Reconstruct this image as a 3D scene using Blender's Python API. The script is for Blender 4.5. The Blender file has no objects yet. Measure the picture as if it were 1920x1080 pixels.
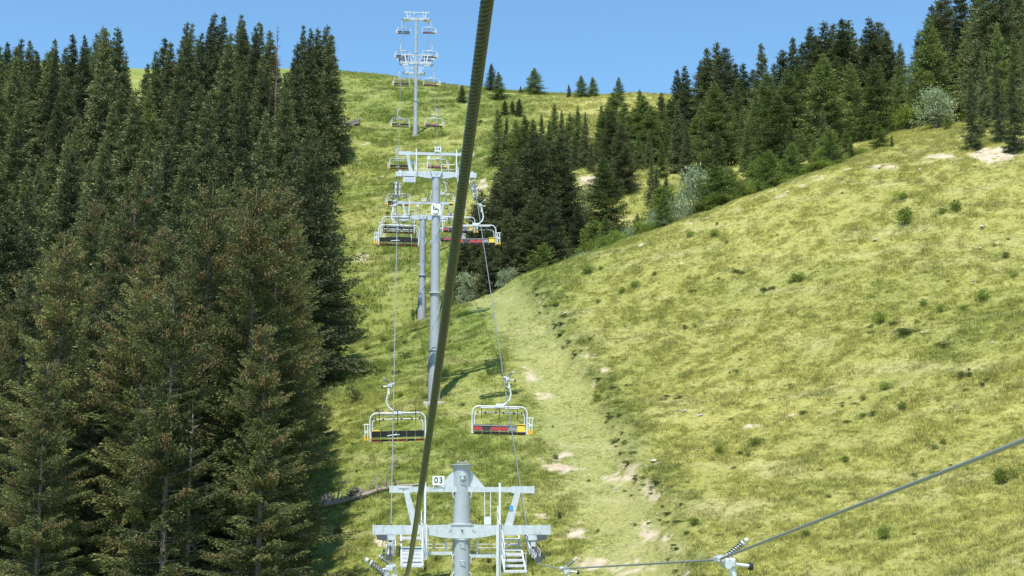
import bpy, math, random
import numpy as np
from mathutils import Vector, Matrix, Euler

random.seed(7); RNG = np.random.default_rng(7)
C = bpy.context.scene
COL = C.collection

# ------------------------------------------------------------------ camera, sky, sun, exposure
FPX = 2667.0; PITCH = math.radians(10.0)
cam = bpy.data.cameras.new('camera'); camo = bpy.data.objects.new('camera', cam); COL.objects.link(camo)
cam.lens = 50.0; cam.sensor_width = 36.0; cam.clip_start = 0.1; cam.clip_end = 20000
camo.location = (0, 0, 0); camo.rotation_euler = (math.pi/2 + PITCH, 0, 0)
C.camera = camo

SUNV = Vector((2.4, 7.8, -15.4)).normalized()          # the way the light travels
sun_el = math.asin(-SUNV.z); sun_az = math.atan2(-SUNV.x, -SUNV.y)
SKY_STRENGTH = 0.15
world = bpy.data.worlds.new('World'); C.world = world; world.use_nodes = True
wn, wl = world.node_tree.nodes, world.node_tree.links
wn.clear()
sky = wn.new('ShaderNodeTexSky'); sky.sky_type = 'NISHITA'; sky.sun_disc = False
sky.sun_elevation = sun_el; sky.sun_rotation = sun_az
sky.altitude = 1500; sky.air_density = 1.0; sky.dust_density = 0.0; sky.ozone_density = 3.5
bg = wn.new('ShaderNodeBackground'); bg.inputs['Strength'].default_value = SKY_STRENGTH
wo = wn.new('ShaderNodeOutputWorld')
def px_dir(px, py):
    u = (px-960)/FPX; v = (540-py)/FPX
    return Vector((u, math.cos(PITCH)-v*math.sin(PITCH), math.sin(PITCH)+v*math.cos(PITCH))).normalized()
bal = wn.new('ShaderNodeMix'); bal.data_type = 'RGBA'; bal.blend_type = 'MULTIPLY'; bal.inputs['Factor'].default_value = 1; bal.inputs['B'].default_value = (.84, 1.05, 1.0, 1)
wl.new(sky.outputs['Color'], bal.inputs['A']); cur = bal.outputs['Result']
wl.new(cur, bg.inputs['Color']); wl.new(bg.outputs[0], wo.inputs['Surface'])

sd = bpy.data.lights.new('sun', 'SUN'); sd.energy = 4.0; sd.angle = math.radians(.5); sd.color = (1, .955, .88)
so = bpy.data.objects.new('sun', sd); COL.objects.link(so)
so.rotation_euler = SUNV.to_track_quat('-Z', 'Y').to_euler(); so.location = (-40, -60, 120)
C.view_settings.view_transform = 'Standard'; C.view_settings.look = 'None'
C.view_settings.exposure = 0.62; C.view_settings.gamma = 1; C.view_settings.use_curve_mapping = False

# ------------------------------------------------------------------ helpers
def tag(o, label=None, cat=None, group=None, kind=None):
    if label: o['label'] = label
    if cat: o['category'] = cat
    if group: o['group'] = group
    if kind: o['kind'] = kind
    return o
def empty(name, loc=(0, 0, 0), rz=0, s=1):
    o = bpy.data.objects.new(name, None); COL.objects.link(o); o.location = loc; o.rotation_euler = (0, 0, rz)
    o.scale = (s, s, s) if not hasattr(s, '__len__') else s
    o.empty_display_size = .3
    return o
def link(name, mesh, parent=None):
    o = bpy.data.objects.new(name, mesh); COL.objects.link(o)
    if parent is not None: o.parent = parent
    return o
def copy_tree(o, parent=None):
    c = o.copy(); COL.objects.link(c)
    if parent is not None: c.parent = parent
    for ch in list(KIDS.get(o.name, [])) or [k for k in o.children]:
        copy_tree(ch, c)
    return c
KIDS = {}
def np_mesh(name, V, F, mat, smooth=False, attrs=None):
    """V (n,3), F (m,k) all faces with k corners"""
    me = bpy.data.meshes.new(name)
    V = np.asarray(V, dtype=np.float32); F = np.asarray(F, dtype=np.int32)
    n, m, k = len(V), len(F), F.shape[1]
    me.vertices.add(n); me.vertices.foreach_set('co', V.ravel())
    me.loops.add(m*k); me.loops.foreach_set('vertex_index', F.ravel())
    me.polygons.add(m); me.polygons.foreach_set('loop_start', np.arange(0, m*k, k, dtype=np.int32))
    me.polygons.foreach_set('use_smooth', np.full(m, smooth, dtype=bool))
    if attrs:
        for an, dom, arr in attrs:
            a = me.attributes.new(an, 'FLOAT', dom); a.data.foreach_set('value', np.asarray(arr, dtype=np.float32))
    me.update(calc_edges=True); me.materials.append(mat)
    return me

class MB:
    def __init__(s): s.v = []; s.f = []; s.m = []; s.sm = []; s.cur = 0
    def add(s, vs, fs, smooth=False):
        b = len(s.v); s.v += [tuple(v) for v in vs]; s.f += [tuple(b+i for i in f) for f in fs]
        s.m += [s.cur]*len(fs); s.sm += [smooth]*len(fs); return s
    def box(s, c, size, M=None, bev=0.0):
        x, y, z = size[0]/2, size[1]/2, size[2]/2
        if bev <= 0:
            vs = [Vector((a*x, b*y, d*z)) for a in (-1, 1) for b in (-1, 1) for d in (-1, 1)]
            fs = [(0, 1, 3, 2), (4, 6, 7, 5), (0, 4, 5, 1), (2, 3, 7, 6), (0, 2, 6, 4), (1, 5, 7, 3)]
        else:
            import bmesh
            bm = bmesh.new(); bmesh.ops.create_cube(bm, size=1)
            for v in bm.verts: v.co = Vector((v.co.x*2*x, v.co.y*2*y, v.co.z*2*z))
            bmesh.ops.bevel(bm, geom=bm.edges[:], offset=bev, segments=1, affect='EDGES')
            bm.verts.ensure_lookup_table(); vs = [v.co.copy() for v in bm.verts]; fs = [tuple(v.index for v in f.verts) for f in bm.faces]; bm.free()
        if M is not None: vs = [M @ v for v in vs]
        c = Vector(c); return s.add([v+c for v in vs], fs)
    def tube(s, pts, r, n=8, caps=True, smooth=True):
        pts = [Vector(p) for p in pts]; N = len(pts)
        rs = r if hasattr(r, '__len__') else [r]*N
        rings = []; up = None
        for i, p in enumerate(pts):
            t = (pts[min(i+1, N-1)]-pts[max(i-1, 0)]).normalized()
            if up is None:
                up = Vector((0, 0, 1)) if abs(t.z) < .9 else Vector((1, 0, 0))
            a = t.cross(up).normalized(); up = a.cross(t).normalized()
            rings.append([p + (a*math.cos(2*math.pi*k/n)+up*math.sin(2*math.pi*k/n))*rs[i] for k in range(n)])
        vs = [v for rg in rings for v in rg]; fs = []
        for i in range(N-1):
            for k in range(n):
                k2 = (k+1) % n; fs.append((i*n+k, (i+1)*n+k, (i+1)*n+k2, i*n+k2))
        s.add(vs, fs, smooth)
        if caps: s.add(rings[0], [tuple(range(n))]); s.add(rings[-1], [tuple(range(n-1, -1, -1))])
        return s
    def prism(s, poly, y0, y1):
        """polygon in xz extruded along y"""
        n = len(poly); vs = [(x, y0, z) for x, z in poly]+[(x, y1, z) for x, z in poly]
        fs = [tuple(range(n)), tuple(range(2*n-1, n-1, -1))]+[(i, n+i, n+(i+1) % n, (i+1) % n) for i in range(n)]
        return s.add(vs, fs)
    def mesh(s, name, mats):
        me = bpy.data.meshes.new(name); me.from_pydata([tuple(v) for v in s.v], [], s.f)
        for mt in (mats if isinstance(mats, (list, tuple)) else [mats]): me.materials.append(mt)
        me.polygons.foreach_set('material_index', s.m); me.polygons.foreach_set('use_smooth', s.sm); me.update()
        return me
    def build(s, name, mats, parent=None): return link(name, s.mesh(name, mats), parent)
def bez(p, n=14):
    """Catmull-Rom through points"""
    p = [Vector(a) for a in p]; P = [p[0]*2-p[1]]+p+[p[-1]*2-p[-2]]; out = []
    k = max(2, n//(len(p)-1))
    for i in range(1, len(P)-2):
        for j in range(k):
            t = j/k; a, b, c, d = P[i-1:i+3]
            out.append(.5*((2*b)+(c-a)*t+(2*a-5*b+4*c-d)*t*t+(3*b-a-3*c+d)*t**3))
    out.append(p[-1]); return out

# ------------------------------------------------------------------ noise in numpy
def hash2(ix, iy, seed):
    h = (ix.astype(np.int64)*374761393 + iy.astype(np.int64)*668265263 + seed*974634777) & 0x7fffffff
    h = ((h ^ (h >> 13))*1274126177) & 0x7fffffff
    return ((h ^ (h >> 16)) & 0xffffff)/float(0xffffff)
def vnoise(x, y, seed=0):
    ix = np.floor(x); iy = np.floor(y); fx = x-ix; fy = y-iy
    fx = fx*fx*(3-2*fx); fy = fy*fy*(3-2*fy)
    a = hash2(ix, iy, seed); b = hash2(ix+1, iy, seed); c = hash2(ix, iy+1, seed); d = hash2(ix+1, iy+1, seed)
    return (a*(1-fx)+b*fx)*(1-fy)+(c*(1-fx)+d*fx)*fy
def fbm(x, y, seed=0, oct=4, gain=.5):
    s = 0; a = 1; t = 0
    for o in range(oct):
        s = s+a*(vnoise(x*2**o+o*17.3, y*2**o-o*9.1, seed+o)-.5); t += a; a *= gain
    return s/t*2
def sstep(a, b, x):
    t = np.clip((x-a)/(b-a), 0, 1); return t*t*(3-2*t)

# ------------------------------------------------------------------ where things stand: sight-line helpers used to measure the place
def P(px, py, d):
    u = (px-960)/FPX; v = (540-py)/FPX
    t = d/(math.cos(PITCH)-v*math.sin(PITCH))
    return Vector((u*t, d, (math.sin(PITCH)+v*math.cos(PITCH))*t))
def topix(X, Y, Z):
    dep = Y*math.cos(PITCH)+Z*math.sin(PITCH); up = -Y*math.sin(PITCH)+Z*math.cos(PITCH)
    dep = np.maximum(dep, .1)
    return 960+FPX*X/dep, 540-FPX*up/dep

# ------------------------------------------------------------------ terrain
cps = []
def cp(px, py, d): p = P(px, py, d); cps.append((p.x, p.y, p.z))
def raw(x, y, z): cps.append((x, y, z))
cols = {620: [(1080, 86), (900, 100), (750, 122), (650, 150)],
        800: [(1080, 84), (900, 97), (746, 112), (655, 131), (600, 150)],
        960: [(1080, 82), (900, 95), (750, 111), (650, 125), (532, 148)],
        1180: [(1080, 78), (900, 92), (750, 107), (600, 122), (450, 142)],
        1380: [(1080, 73), (900, 88), (750, 101), (600, 114), (450, 128), (372, 138)],
        1560: [(1080, 68), (900, 83), (750, 95), (600, 107), (450, 121), (317, 135)],
        1750: [(1080, 63), (900, 78), (750, 89), (600, 101), (450, 115), (287, 132)],
        1920: [(1080, 58), (900, 73), (750, 84), (600, 96), (450, 110), (258, 130)],
        2250: [(1080, 52), (750, 76), (450, 101), (225, 122)]}
for px, L in cols.items():
    for py, d in L: cp(px, py, d)
# just behind the near crest
for px, py, d, dz in ((620, 650, 150, -.6), (800, 600, 150, -.9), (960, 532, 148, -1.6), (1180, 450, 142, -1.8), (1380, 372, 138, -1.2)):
    p = P(px, py, d); raw(p.x*1.07, p.y+11, p.z+dz+1)
for px, py, d in ((1100, 345, 190), (1230, 322, 198), (1340, 330, 178), (1450, 320, 165), (1600, 285, 152), (1700, 262, 150), (1850, 205, 168),
                  (640, 622, 168), (785, 592, 163), (640, 560, 178), (640, 430, 207), (720, 480, 199), (850, 430, 198), (770, 256, 278), (650, 250, 275), (780, 350, 240),
                  (900, 345, 208), (930, 290, 240), (1000, 240, 272), (1110, 215, 292), (900, 240, 275),
                  (640, 133, 350), (770, 150, 348), (880, 163, 340), (1000, 175, 330), (1140, 180, 322), (1240, 180, 320), (430, 128, 350), (240, 128, 345), (0, 118, 342)):
    cp(px, py, d)
for q in ((0, 0, -27), (-40, 0, -30), (40, 0, -20), (3, 30, -24), (-30, 30, -24), (35, 30, -12), (-2, 63, -13), (-25, 60, -14), (-42, 60, -16), (-22, 90, -4.5),
          (-40, 100, -3), (-30, 125, 8), (-52, 130, 8), (-36, 160, 20), (-72, 160, 24), (-52, 200, 44), (-92, 200, 50), (-72, 212, 55), (-60, 250, 66), (-112, 250, 72),
          (-70, 300, 92), (-130, 300, 95), (-140, 350, 116), (-140, 120, 10), (-140, 40, -20),
          (42, 230, 62), (100, 230, 78), (90, 150, 56), (60, 280, 82), (110, 320, 106), (160, 250, 92), (160, 150, 70), (150, 60, 40), (80, 60, 18), (60, 100, 33),
          (-27, 385, 121), (-100, 390, 121), (60, 380, 109), (140, 390, 112), (-30, 440, 117), (140, 440, 108), (-140, 440, 115)):
    raw(*q)
cps = np.array(cps)
SC = 100.0
def tps_fit(p, z, lam=.002):
    n = len(p); d2 = ((p[:, None]-p[None])**2).sum(-1); K = .5*d2*np.log(d2+1e-12); K[np.arange(n), np.arange(n)] = lam
    A = np.zeros((n+3, n+3)); A[:n, :n] = K; A[:n, n] = 1; A[:n, n+1:] = p; A[n, :n] = 1; A[n+1:, :n] = p.T
    return np.linalg.solve(A, np.concatenate([z, np.zeros(3)]))
W = tps_fit(cps[:, :2]/SC, cps[:, 2])
def tps(X, Y):
    x = np.clip(X, -150, 170)/SC; y = np.clip(Y, -10, 450)/SC; sh = x.shape; x = x.ravel(); y = y.ravel(); out = np.empty(len(x))
    px, py = cps[:, 0]/SC, cps[:, 1]/SC
    for i in range(0, len(x), 40000):
        a = slice(i, i+40000); d2 = (x[a, None]-px)**2+(y[a, None]-py)**2
        out[a] = (.5*d2*np.log(d2+1e-12))@W[:-3]+W[-3]+W[-2]*x[a]+W[-1]*y[a]
    out = out.reshape(sh)
    out = out-.12*np.maximum(0, np.abs(X-10)-165)-.10*np.maximum(0, Y-450)-.2*np.maximum(0, -10-Y)
    return out
# ski track running down the meadow and the broken bank on its right-hand side
PATH = [(905, 548), (960, 590), (1010, 660), (1060, 740), (1110, 830), (1150, 930), (1185, 1010), (1210, 1090)]
BANK = [(985, 545), (1025, 595), (1062, 655), (1110, 722), (1140, 785), (1150, 840), (1190, 900), (1225, 950), (1250, 1020), (1262, 1085)]
def ground0_hit(px, py, lo=50, hi=400):
    d = np.arange(lo, hi, .4); u = (px-960)/FPX; v = (540-py)/FPX; t = d/(math.cos(PITCH)-v*math.sin(PITCH))
    X = u*t; Z = (math.sin(PITCH)+v*math.cos(PITCH))*t; g = tps(X, d)
    k = np.argmax(g >= Z); k = k if g[k] >= Z[k] else len(d)-1
    return (X[k], d[k])
path_w = np.array([ground0_hit(*p, 60, 149) for p in PATH]); bank_w = np.array([ground0_hit(*p, 60, 149) for p in BANK])
def dist_poly(X, Y, poly):
    """signed distance (positive to the right when walking along poly) """
    best = np.full(X.shape, 1e9); sg = np.zeros(X.shape)
    for a, b in zip(poly[:-1], poly[1:]):
        ab = b-a; L2 = (ab**2).sum(); t = np.clip(((X-a[0])*ab[0]+(Y-a[1])*ab[1])/L2, 0, 1)
        dx = X-a[0]-t*ab[0]; dy = Y-a[1]-t*ab[1]; d = np.hypot(dx, dy); cr = ab[0]*dy-ab[1]*dx
        m = d < best; best = np.where(m, d, best); sg = np.where(m, np.sign(cr), sg)
    return best*sg
def spaced(segs):
    out = []
    for a, b, st in segs: out.append(np.arange(a, b, st))
    return np.unique(np.concatenate(out))
gx = spaced([(-3000, -400, 260), (-400, -150, 25), (-150, -34, 2.0), (-34, -16, .7), (-16, 58, .27), (58, 170, 2.0), (170, 400, 25), (400, 3001, 260)])
gy = spaced([(-1500, -100, 200), (-100, 50, 6), (50, 156, .27), (156, 300, .8), (300, 460, 1.2), (460, 600, 20), (600, 4001, 200)])
GX, GY = np.meshgrid(gx, gy)
GZ = tps(GX, GY)
near = sstep(158, 146, GY)*sstep(50, 56, GY)
inner = sstep(460, 400, GY)*sstep(20, 45, GY)
GZ += inner*(fbm(GX/14, GY/14, 3, 4)*.55+fbm(GX/4.3, GY/4.3, 5, 4)*.22)
# little terraces trodden along the contours
ter = fbm(GX/9, GY/9, 21, 2); tz = (GZ+ter*1.6+GX*.03)/1.15
saw = (tz-np.floor(tz)); amt = sstep(-.1, .5, fbm(GX/11+4, GY/11, 33, 3))
GZ += inner*(.20*amt*(np.abs(saw-.35)-.3)) * np.where(GY < 156, 1, 1.6)
hum = fbm(GX/1.1, GY/1.1, 8, 3); GZ += near*(hum*.10) + near*np.maximum(0, fbm(GX/.62, GY/.62, 12, 2)-.1)*.16
bd = dist_poly(GX, GY, bank_w); pd = np.abs(dist_poly(GX, GY, path_w))
wob = fbm(GX/2.2, GY/2.2, 44, 3)*1.5
bd2 = bd+wob*.9
GZ += near*.55*sstep(-.7, .7, bd2)*sstep(14, 2, bd2)
GZ -= near*.35*sstep(3.4, .6, pd)
# masks
PXg, PYg = topix(GX, GY, GZ)
SOIL = [(1040, 872, 52, 30, 1.1), (1065, 850, 30, 14, .9), (1150, 893, 60, 18, .9), (995, 702, 28, 17, .95), (1020, 742, 24, 12, .8), (1222, 922, 18, 34, 1.0), (1078, 1000, 46, 26, .9),
        (1222, 1000, 30, 24, .8), (1130, 1056, 130, 24, .9), (1010, 965, 60, 9, .7), (720, 1016, 26, 12, 1.0), (815, 858, 40, 8, .7), (836, 950, 30, 9, .5), (1180, 870, 40, 9, .7),
        (618, 1030, 16, 14, .8), (1010, 690, 12, 8, .7), (700, 1045, 24, 8, .4), (840, 1040, 20, 8, .5), (930, 862, 30, 8, .5),
        (1868, 288, 70, 22, 1.2), (1905, 270, 40, 16, 1.1), (1770, 292, 60, 9, 1.0), (1655, 312, 46, 9, .9), (1560, 334, 50, 9, .7), (1450, 365, 50, 10, .55), (1750, 305, 60, 10, .5),
        (1490, 780, 85, 9, .75), (1400, 800, 45, 8, .55), (1610, 752, 60, 7, .5), (1860, 745, 60, 7, .55), (1700, 765, 60, 6, .5), (1118, 720, 16, 12, .9), (1110, 668, 14, 8, .7), (1235, 868, 14, 9, .8),
        (1330, 905, 60, 8, .4), (1130, 600, 16, 8, .6), (1160, 695, 40, 8, .6), (1840, 640, 60, 6, .4), (1250, 1010, 18, 12, .8), (1290, 1030, 50, 7, .5), (1110, 560, 60, 6, .4),
        (685, 480, 26, 12, .8), (672, 486, 14, 8, .6), (1105, 338, 45, 12, 1.2), (905, 345, 24, 16, 1.0), (760, 330, 26, 12, .6), (690, 268, 30, 8, .4), (720, 245, 24, 6, .4), (760, 390, 20, 14, .5),
        (700, 330, 40, 10, .35), (850, 300, 40, 9, .4), (760, 505, 30, 8, .4), (720, 600, 40, 8, .4), (640, 440, 20, 10, .4), (800, 640, 30, 8, .3), (820, 215, 30, 8, .5), (640, 175, 30, 8, .35)]
for k_ in range(46):
    q_ = 1190+k_*16; SOIL.append((q_, float(np.interp(q_, [960, 1180, 1380, 1560, 1750, 1920], [532, 450, 372, 317, 287, 258]))+14+6*math.sin(k_*1.7), 26, 7, .50+.22*math.sin(k_*2.3)))
soil = np.zeros_like(GX)
for (cx, cy, rx, ry, a) in SOIL:
    q = ((PXg-cx)/rx)**2+((PYg-cy)/ry)**2; soil = np.maximum(soil, a*np.exp(-q*1.1))
soil = np.where((GY > 50) & (GY < 400), soil, 0)
ns = fbm(GX/1.5, GY/1.5, 61, 5, .65); ns2 = fbm(GX/.5, GY/.5, 67, 3)
bank_soil = np.exp(-(bd2/.5)**2)*near*(.18+.5*fbm(GX/5, GY/5, 71, 2))
soilm = sstep(.48, .78, soil*.88+bank_soil*.8+ns*.75+ns2*.42-.06)
soilm = np.where((GY > 50) & (GY < 400), soilm, 0)
pathm = near*sstep(3.2, 1.4, pd+fbm(GX/3, GY/3, 5, 2)*1.2)
bankm = near*np.clip(np.exp(-((bd2-.9)/1.2)**2)*(.5+.7*fbm(GX/2.5, GY/2.5, 77, 3)), 0, 1)
GZ -= soilm*.07*inner; GZ += soilm*near*ns2*.06

def Hgt(X, Y, G=None):
    G = GZ if G is None else G
    X = np.atleast_1d(np.asarray(X, float)); Y = np.atleast_1d(np.asarray(Y, float))
    i = np.clip(np.searchsorted(gx, X)-1, 0, len(gx)-2); j = np.clip(np.searchsorted(gy, Y)-1, 0, len(gy)-2)
    fx = (X-gx[i])/(gx[i+1]-gx[i]); fy = (Y-gy[j])/(gy[j+1]-gy[j])
    return (G[j, i]*(1-fx)+G[j, i+1]*fx)*(1-fy)+(G[j+1, i]*(1-fx)+G[j+1, i+1]*fx)*fy
def H1(x, y): return float(Hgt(x, y)[0])
def hit(px, py, lo=52, hi=400):
    d = np.arange(lo, hi, .25); u = (px-960)/FPX; v = (540-py)/FPX; t = d/(math.cos(PITCH)-v*math.sin(PITCH))
    X = u*t; Z = (math.sin(PITCH)+v*math.cos(PITCH))*t; g = Hgt(X, d); k = int(np.argmax(g >= Z))
    if g[k] < Z[k]: k = int(np.argmin(Z-g))
    return Vector((X[k], d[k], g[k]))

# ------------------------------------------------------------------ materials
def newmat(name):
    m = bpy.data.materials.new(name); m.use_nodes = True; n = m.node_tree.nodes; n.clear()
    return m, n, m.node_tree.links
def nd(n, t, **kw):
    x = n.new(t)
    for k, v in kw.items():
        if k in x.inputs: x.inputs[k].default_value = v
        else: setattr(x, k, v)
    return x
def simple(name, col, rough=.5, metal=0.0, var=.12, scale=8.0, bump=.0, dirt=None):
    m, n, l = newmat(name); out = n.new('ShaderNodeOutputMaterial'); b = n.new('ShaderNodeBsdfPrincipled')
    t = n.new('ShaderNodeTexCoord'); z = nd(n, 'ShaderNodeTexNoise', Scale=scale, Detail=5.0, Roughness=.6); l.new(t.outputs['Object'], z.inputs['Vector'])
    mr = nd(n, 'ShaderNodeMapRange'); mr.inputs['From Min'].default_value = .3; mr.inputs['From Max'].default_value = .7
    mr.inputs['To Min'].default_value = 1-var; mr.inputs['To Max'].default_value = 1+var; l.new(z.outputs['Fac'], mr.inputs['Value'])
    mx = n.new('ShaderNodeMix'); mx.data_type = 'RGBA'; mx.blend_type = 'MULTIPLY'; mx.inputs['Factor'].default_value = 1
    mx.inputs['A'].default_value = (*col, 1); l.new(mr.outputs['Result'], mx.inputs['B'])
    c = mx.outputs['Result']
    if dirt:
        z2 = nd(n, 'ShaderNodeTexNoise', Scale=scale*.5, Detail=7.0, Roughness=.7); mp = n.new('ShaderNodeMapping'); mp.inputs['Scale'].default_value = (3, 3, .6)
        l.new(t.outputs['Object'], mp.inputs['Vector']); l.new(mp.outputs[0], z2.inputs['Vector'])
        r = nd(n, 'ShaderNodeMapRange'); r.inputs['From Min'].default_value = .52; r.inputs['From Max'].default_value = .68; l.new(z2.outputs['Fac'], r.inputs['Value'])
        m2 = n.new('ShaderNodeMix'); m2.data_type = 'RGBA'; m2.inputs['B'].default_value = (*dirt, 1); l.new(c, m2.inputs['A'])
        k = n.new('ShaderNodeMath'); k.operation = 'MULTIPLY'; k.inputs[1].default_value = .55; l.new(r.outputs[0], k.inputs[0]); l.new(k.outputs[0], m2.inputs['Factor']); c = m2.outputs['Result']
    l.new(c, b.inputs['Base Color']); b.inputs['Roughness'].default_value = rough; b.inputs['Metallic'].default_value = metal
    if bump:
        bp = nd(n, 'ShaderNodeBump', Strength=bump, Distance=.02); l.new(z.outputs['Fac'], bp.inputs['Height']); l.new(bp.outputs[0], b.inputs['Normal'])
    l.new(b.outputs[0], out.inputs['Surface']); return m
M_gal = simple('galvanised steel', (.54, .56, .585), .42, .2, .12, 6, 0, (.27, .27, .26))
M_paint = simple('pale grey paint', (.36, .39, .42), .38, .0, .07, 3, 0, (.30, .34, .37))
M_white = simple('white galvanised', (.66, .68, .70), .4, .1, .08, 9)
M_dark = simple('dark steel', (.10, .105, .11), .45, .5, .15, 12)
M_black = simple('black rubber', (.018, .018, .02), .6, 0, .2, 12)
M_red = simple('red upholstery', (.36, .022, .02), .55, 0, .1, 12)
M_yellow = simple('yellow upholstery', (.62, .47, .03), .5, 0, .06, 12)
M_orange = simple('orange plastic', (.72, .40, .04), .5, 0, .06, 12)
M_gpad = simple('grey upholstery', (.20, .21, .22), .6, 0, .1, 12)
M_blue = simple('blue tag', (.06, .30, .60), .5, 0, .05, 10)
M_sign = simple('white sign face', (.80, .81, .80), .45, 0, .03, 5)
M_ink = simple('black print', (.02, .02, .025), .6, 0, .05, 5)
M_conc = simple('concrete', (.50, .49, .46), .9, 0, .15, 7, .3)
M_bark = simple('spruce bark', (.12, .10, .08), .9, 0, .35, 7, .8)
M_dead = simple('dead grey wood', (.31, .265, .225), .85, 0, .3, 9, .8, (.15, .12, .10))
M_deadred = simple('dead reddish twigs', (.17, .10, .08), .9, 0, .3, 9)
M_rock = simple('pale limestone', (.50, .47, .42), .9, 0, .25, 6, .8, (.28, .27, .24))
M_cone = simple('spruce cones', (.27, .16, .08), .8, 0, .25, 2)

def rope_mat():
    m, n, l = newmat('greased wire rope'); out = n.new('ShaderNodeOutputMaterial'); b = n.new('ShaderNodeBsdfPrincipled')
    t = n.new('ShaderNodeTexCoord'); z = nd(n, 'ShaderNodeTexNoise', Scale=40.0, Detail=4.0); l.new(t.outputs['Object'], z.inputs['Vector'])
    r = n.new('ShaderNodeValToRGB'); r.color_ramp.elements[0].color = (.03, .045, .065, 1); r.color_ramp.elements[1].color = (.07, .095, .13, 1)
    l.new(z.outputs['Fac'], r.inputs['Fac']); at = n.new('ShaderNodeAttribute'); at.attribute_name = 'sun_tone'; mx = n.new('ShaderNodeMix'); mx.data_type = 'RGBA'; mx.inputs['B'].default_value = (.40, .43, .46, 1); l.new(at.outputs['Fac'], mx.inputs['Factor']); l.new(r.outputs[0], mx.inputs['A']); ag = n.new('ShaderNodeAttribute'); ag.attribute_name = 'groove'; mg = n.new('ShaderNodeMix'); mg.data_type = 'RGBA'; mg.inputs['B'].default_value = (.004, .005, .007, 1); l.new(ag.outputs['Fac'], mg.inputs['Factor']); l.new(mx.outputs['Result'], mg.inputs['A']); l.new(mg.outputs['Result'], b.inputs['Base Color']); b.inputs['Roughness'].default_value = .33; b.inputs['Metallic'].default_value = .3  # far rope mixed to a sunlit tone; groove shade and grease mixed in after
    l.new(b.outputs[0], out.inputs['Surface']); return m
M_rope = rope_mat()

# colour of the meadow as a function of the place: shared by turf and blades
def meadow_group():
    g = bpy.data.node_groups.new('meadow colour', 'ShaderNodeTree')
    g.interface.new_socket('Color', in_out='OUTPUT', socket_type='NodeSocketColor')
    n, l = g.nodes, g.links; go = n.new('NodeGroupOutput'); geo = n.new('ShaderNodeNewGeometry')
    def noise(sc, vec=(1, 1, 1), det=4.0, rough=.55):
        mp = n.new('ShaderNodeMapping'); mp.inputs['Scale'].default_value = vec; l.new(geo.outputs['Position'], mp.inputs['Vector'])
        z = nd(n, 'ShaderNodeTexNoise', Scale=sc, Detail=det, Roughness=rough); l.new(mp.outputs[0], z.inputs['Vector']); return z.outputs['Fac']
    def ramp(f, a, b):
        r = nd(n, 'ShaderNodeMapRange'); r.inputs['From Min'].default_value = a; r.inputs['From Max'].default_value = b; l.new(f, r.inputs['Value']); return r.outputs[0]
    def mix(a, b, f, fac=None):
        x = n.new('ShaderNodeMix'); x.data_type = 'RGBA'
        for s, v in (('A', a), ('B', b)):
            if isinstance(v, tuple): x.inputs[s].default_value = (*v, 1)
            else: l.new(v, x.inputs[s])
        l.new(f, x.inputs['Factor']); return x.outputs['Result']
    def mul(a, k):
        x = n.new('ShaderNodeMath'); x.operation = 'MULTIPLY'; x.inputs[1].default_value = k; l.new(a, x.inputs[0]); return x.outputs[0]
    # broad: green <-> straw; stretched along the contours (z compressed)
    c = mix((.185, .24, .050), (.45, .425, .135), ramp(noise(.055, (1, 1, 1.0), 5.0, .6), .30, .68))
    # far slope is greener
    sep = n.new('ShaderNodeSeparateXYZ'); l.new(geo.outputs['Position'], sep.inputs[0])
    rt = n.new('ShaderNodeMapRange'); rt.inputs['From Min'].default_value = -2; rt.inputs['From Max'].default_value = 14; l.new(sep.outputs['X'], rt.inputs['Value'])
    c = mix(mix(c, (.225, .29, .068), mul(ramp(noise(.05, (1, 1, 1), 3.0), .30, .55), .6)), mix(c, (.46, .425, .130), mul(ramp(noise(.08, (1, 1, 1), 3.0), .22, .58), .72)), rt.outputs[0])
    c = mix(c, (.55, .50, .25), mul(ramp(noise(.30, (.35, .35, 2.2), 5.0, .6), .52, .72), .55))
    c = mix(c, (.125, .175, .045), mul(ramp(noise(.55, (.35, .35, 2.4), 6.0, .7), .55, .72), .5))
    c = mix(c, (.065, .085, .03), mul(ramp(noise(1.6, (1, 1, 1.6), 4.0, .7), .53, .74), .62))
    c = mix(c, (.58, .55, .34), mul(ramp(noise(3.1, (1, 1, 1), 3.0, .7), .62, .80), .45))
    l.new(c, go.inputs[0]); return g
MG = meadow_group()
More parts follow.
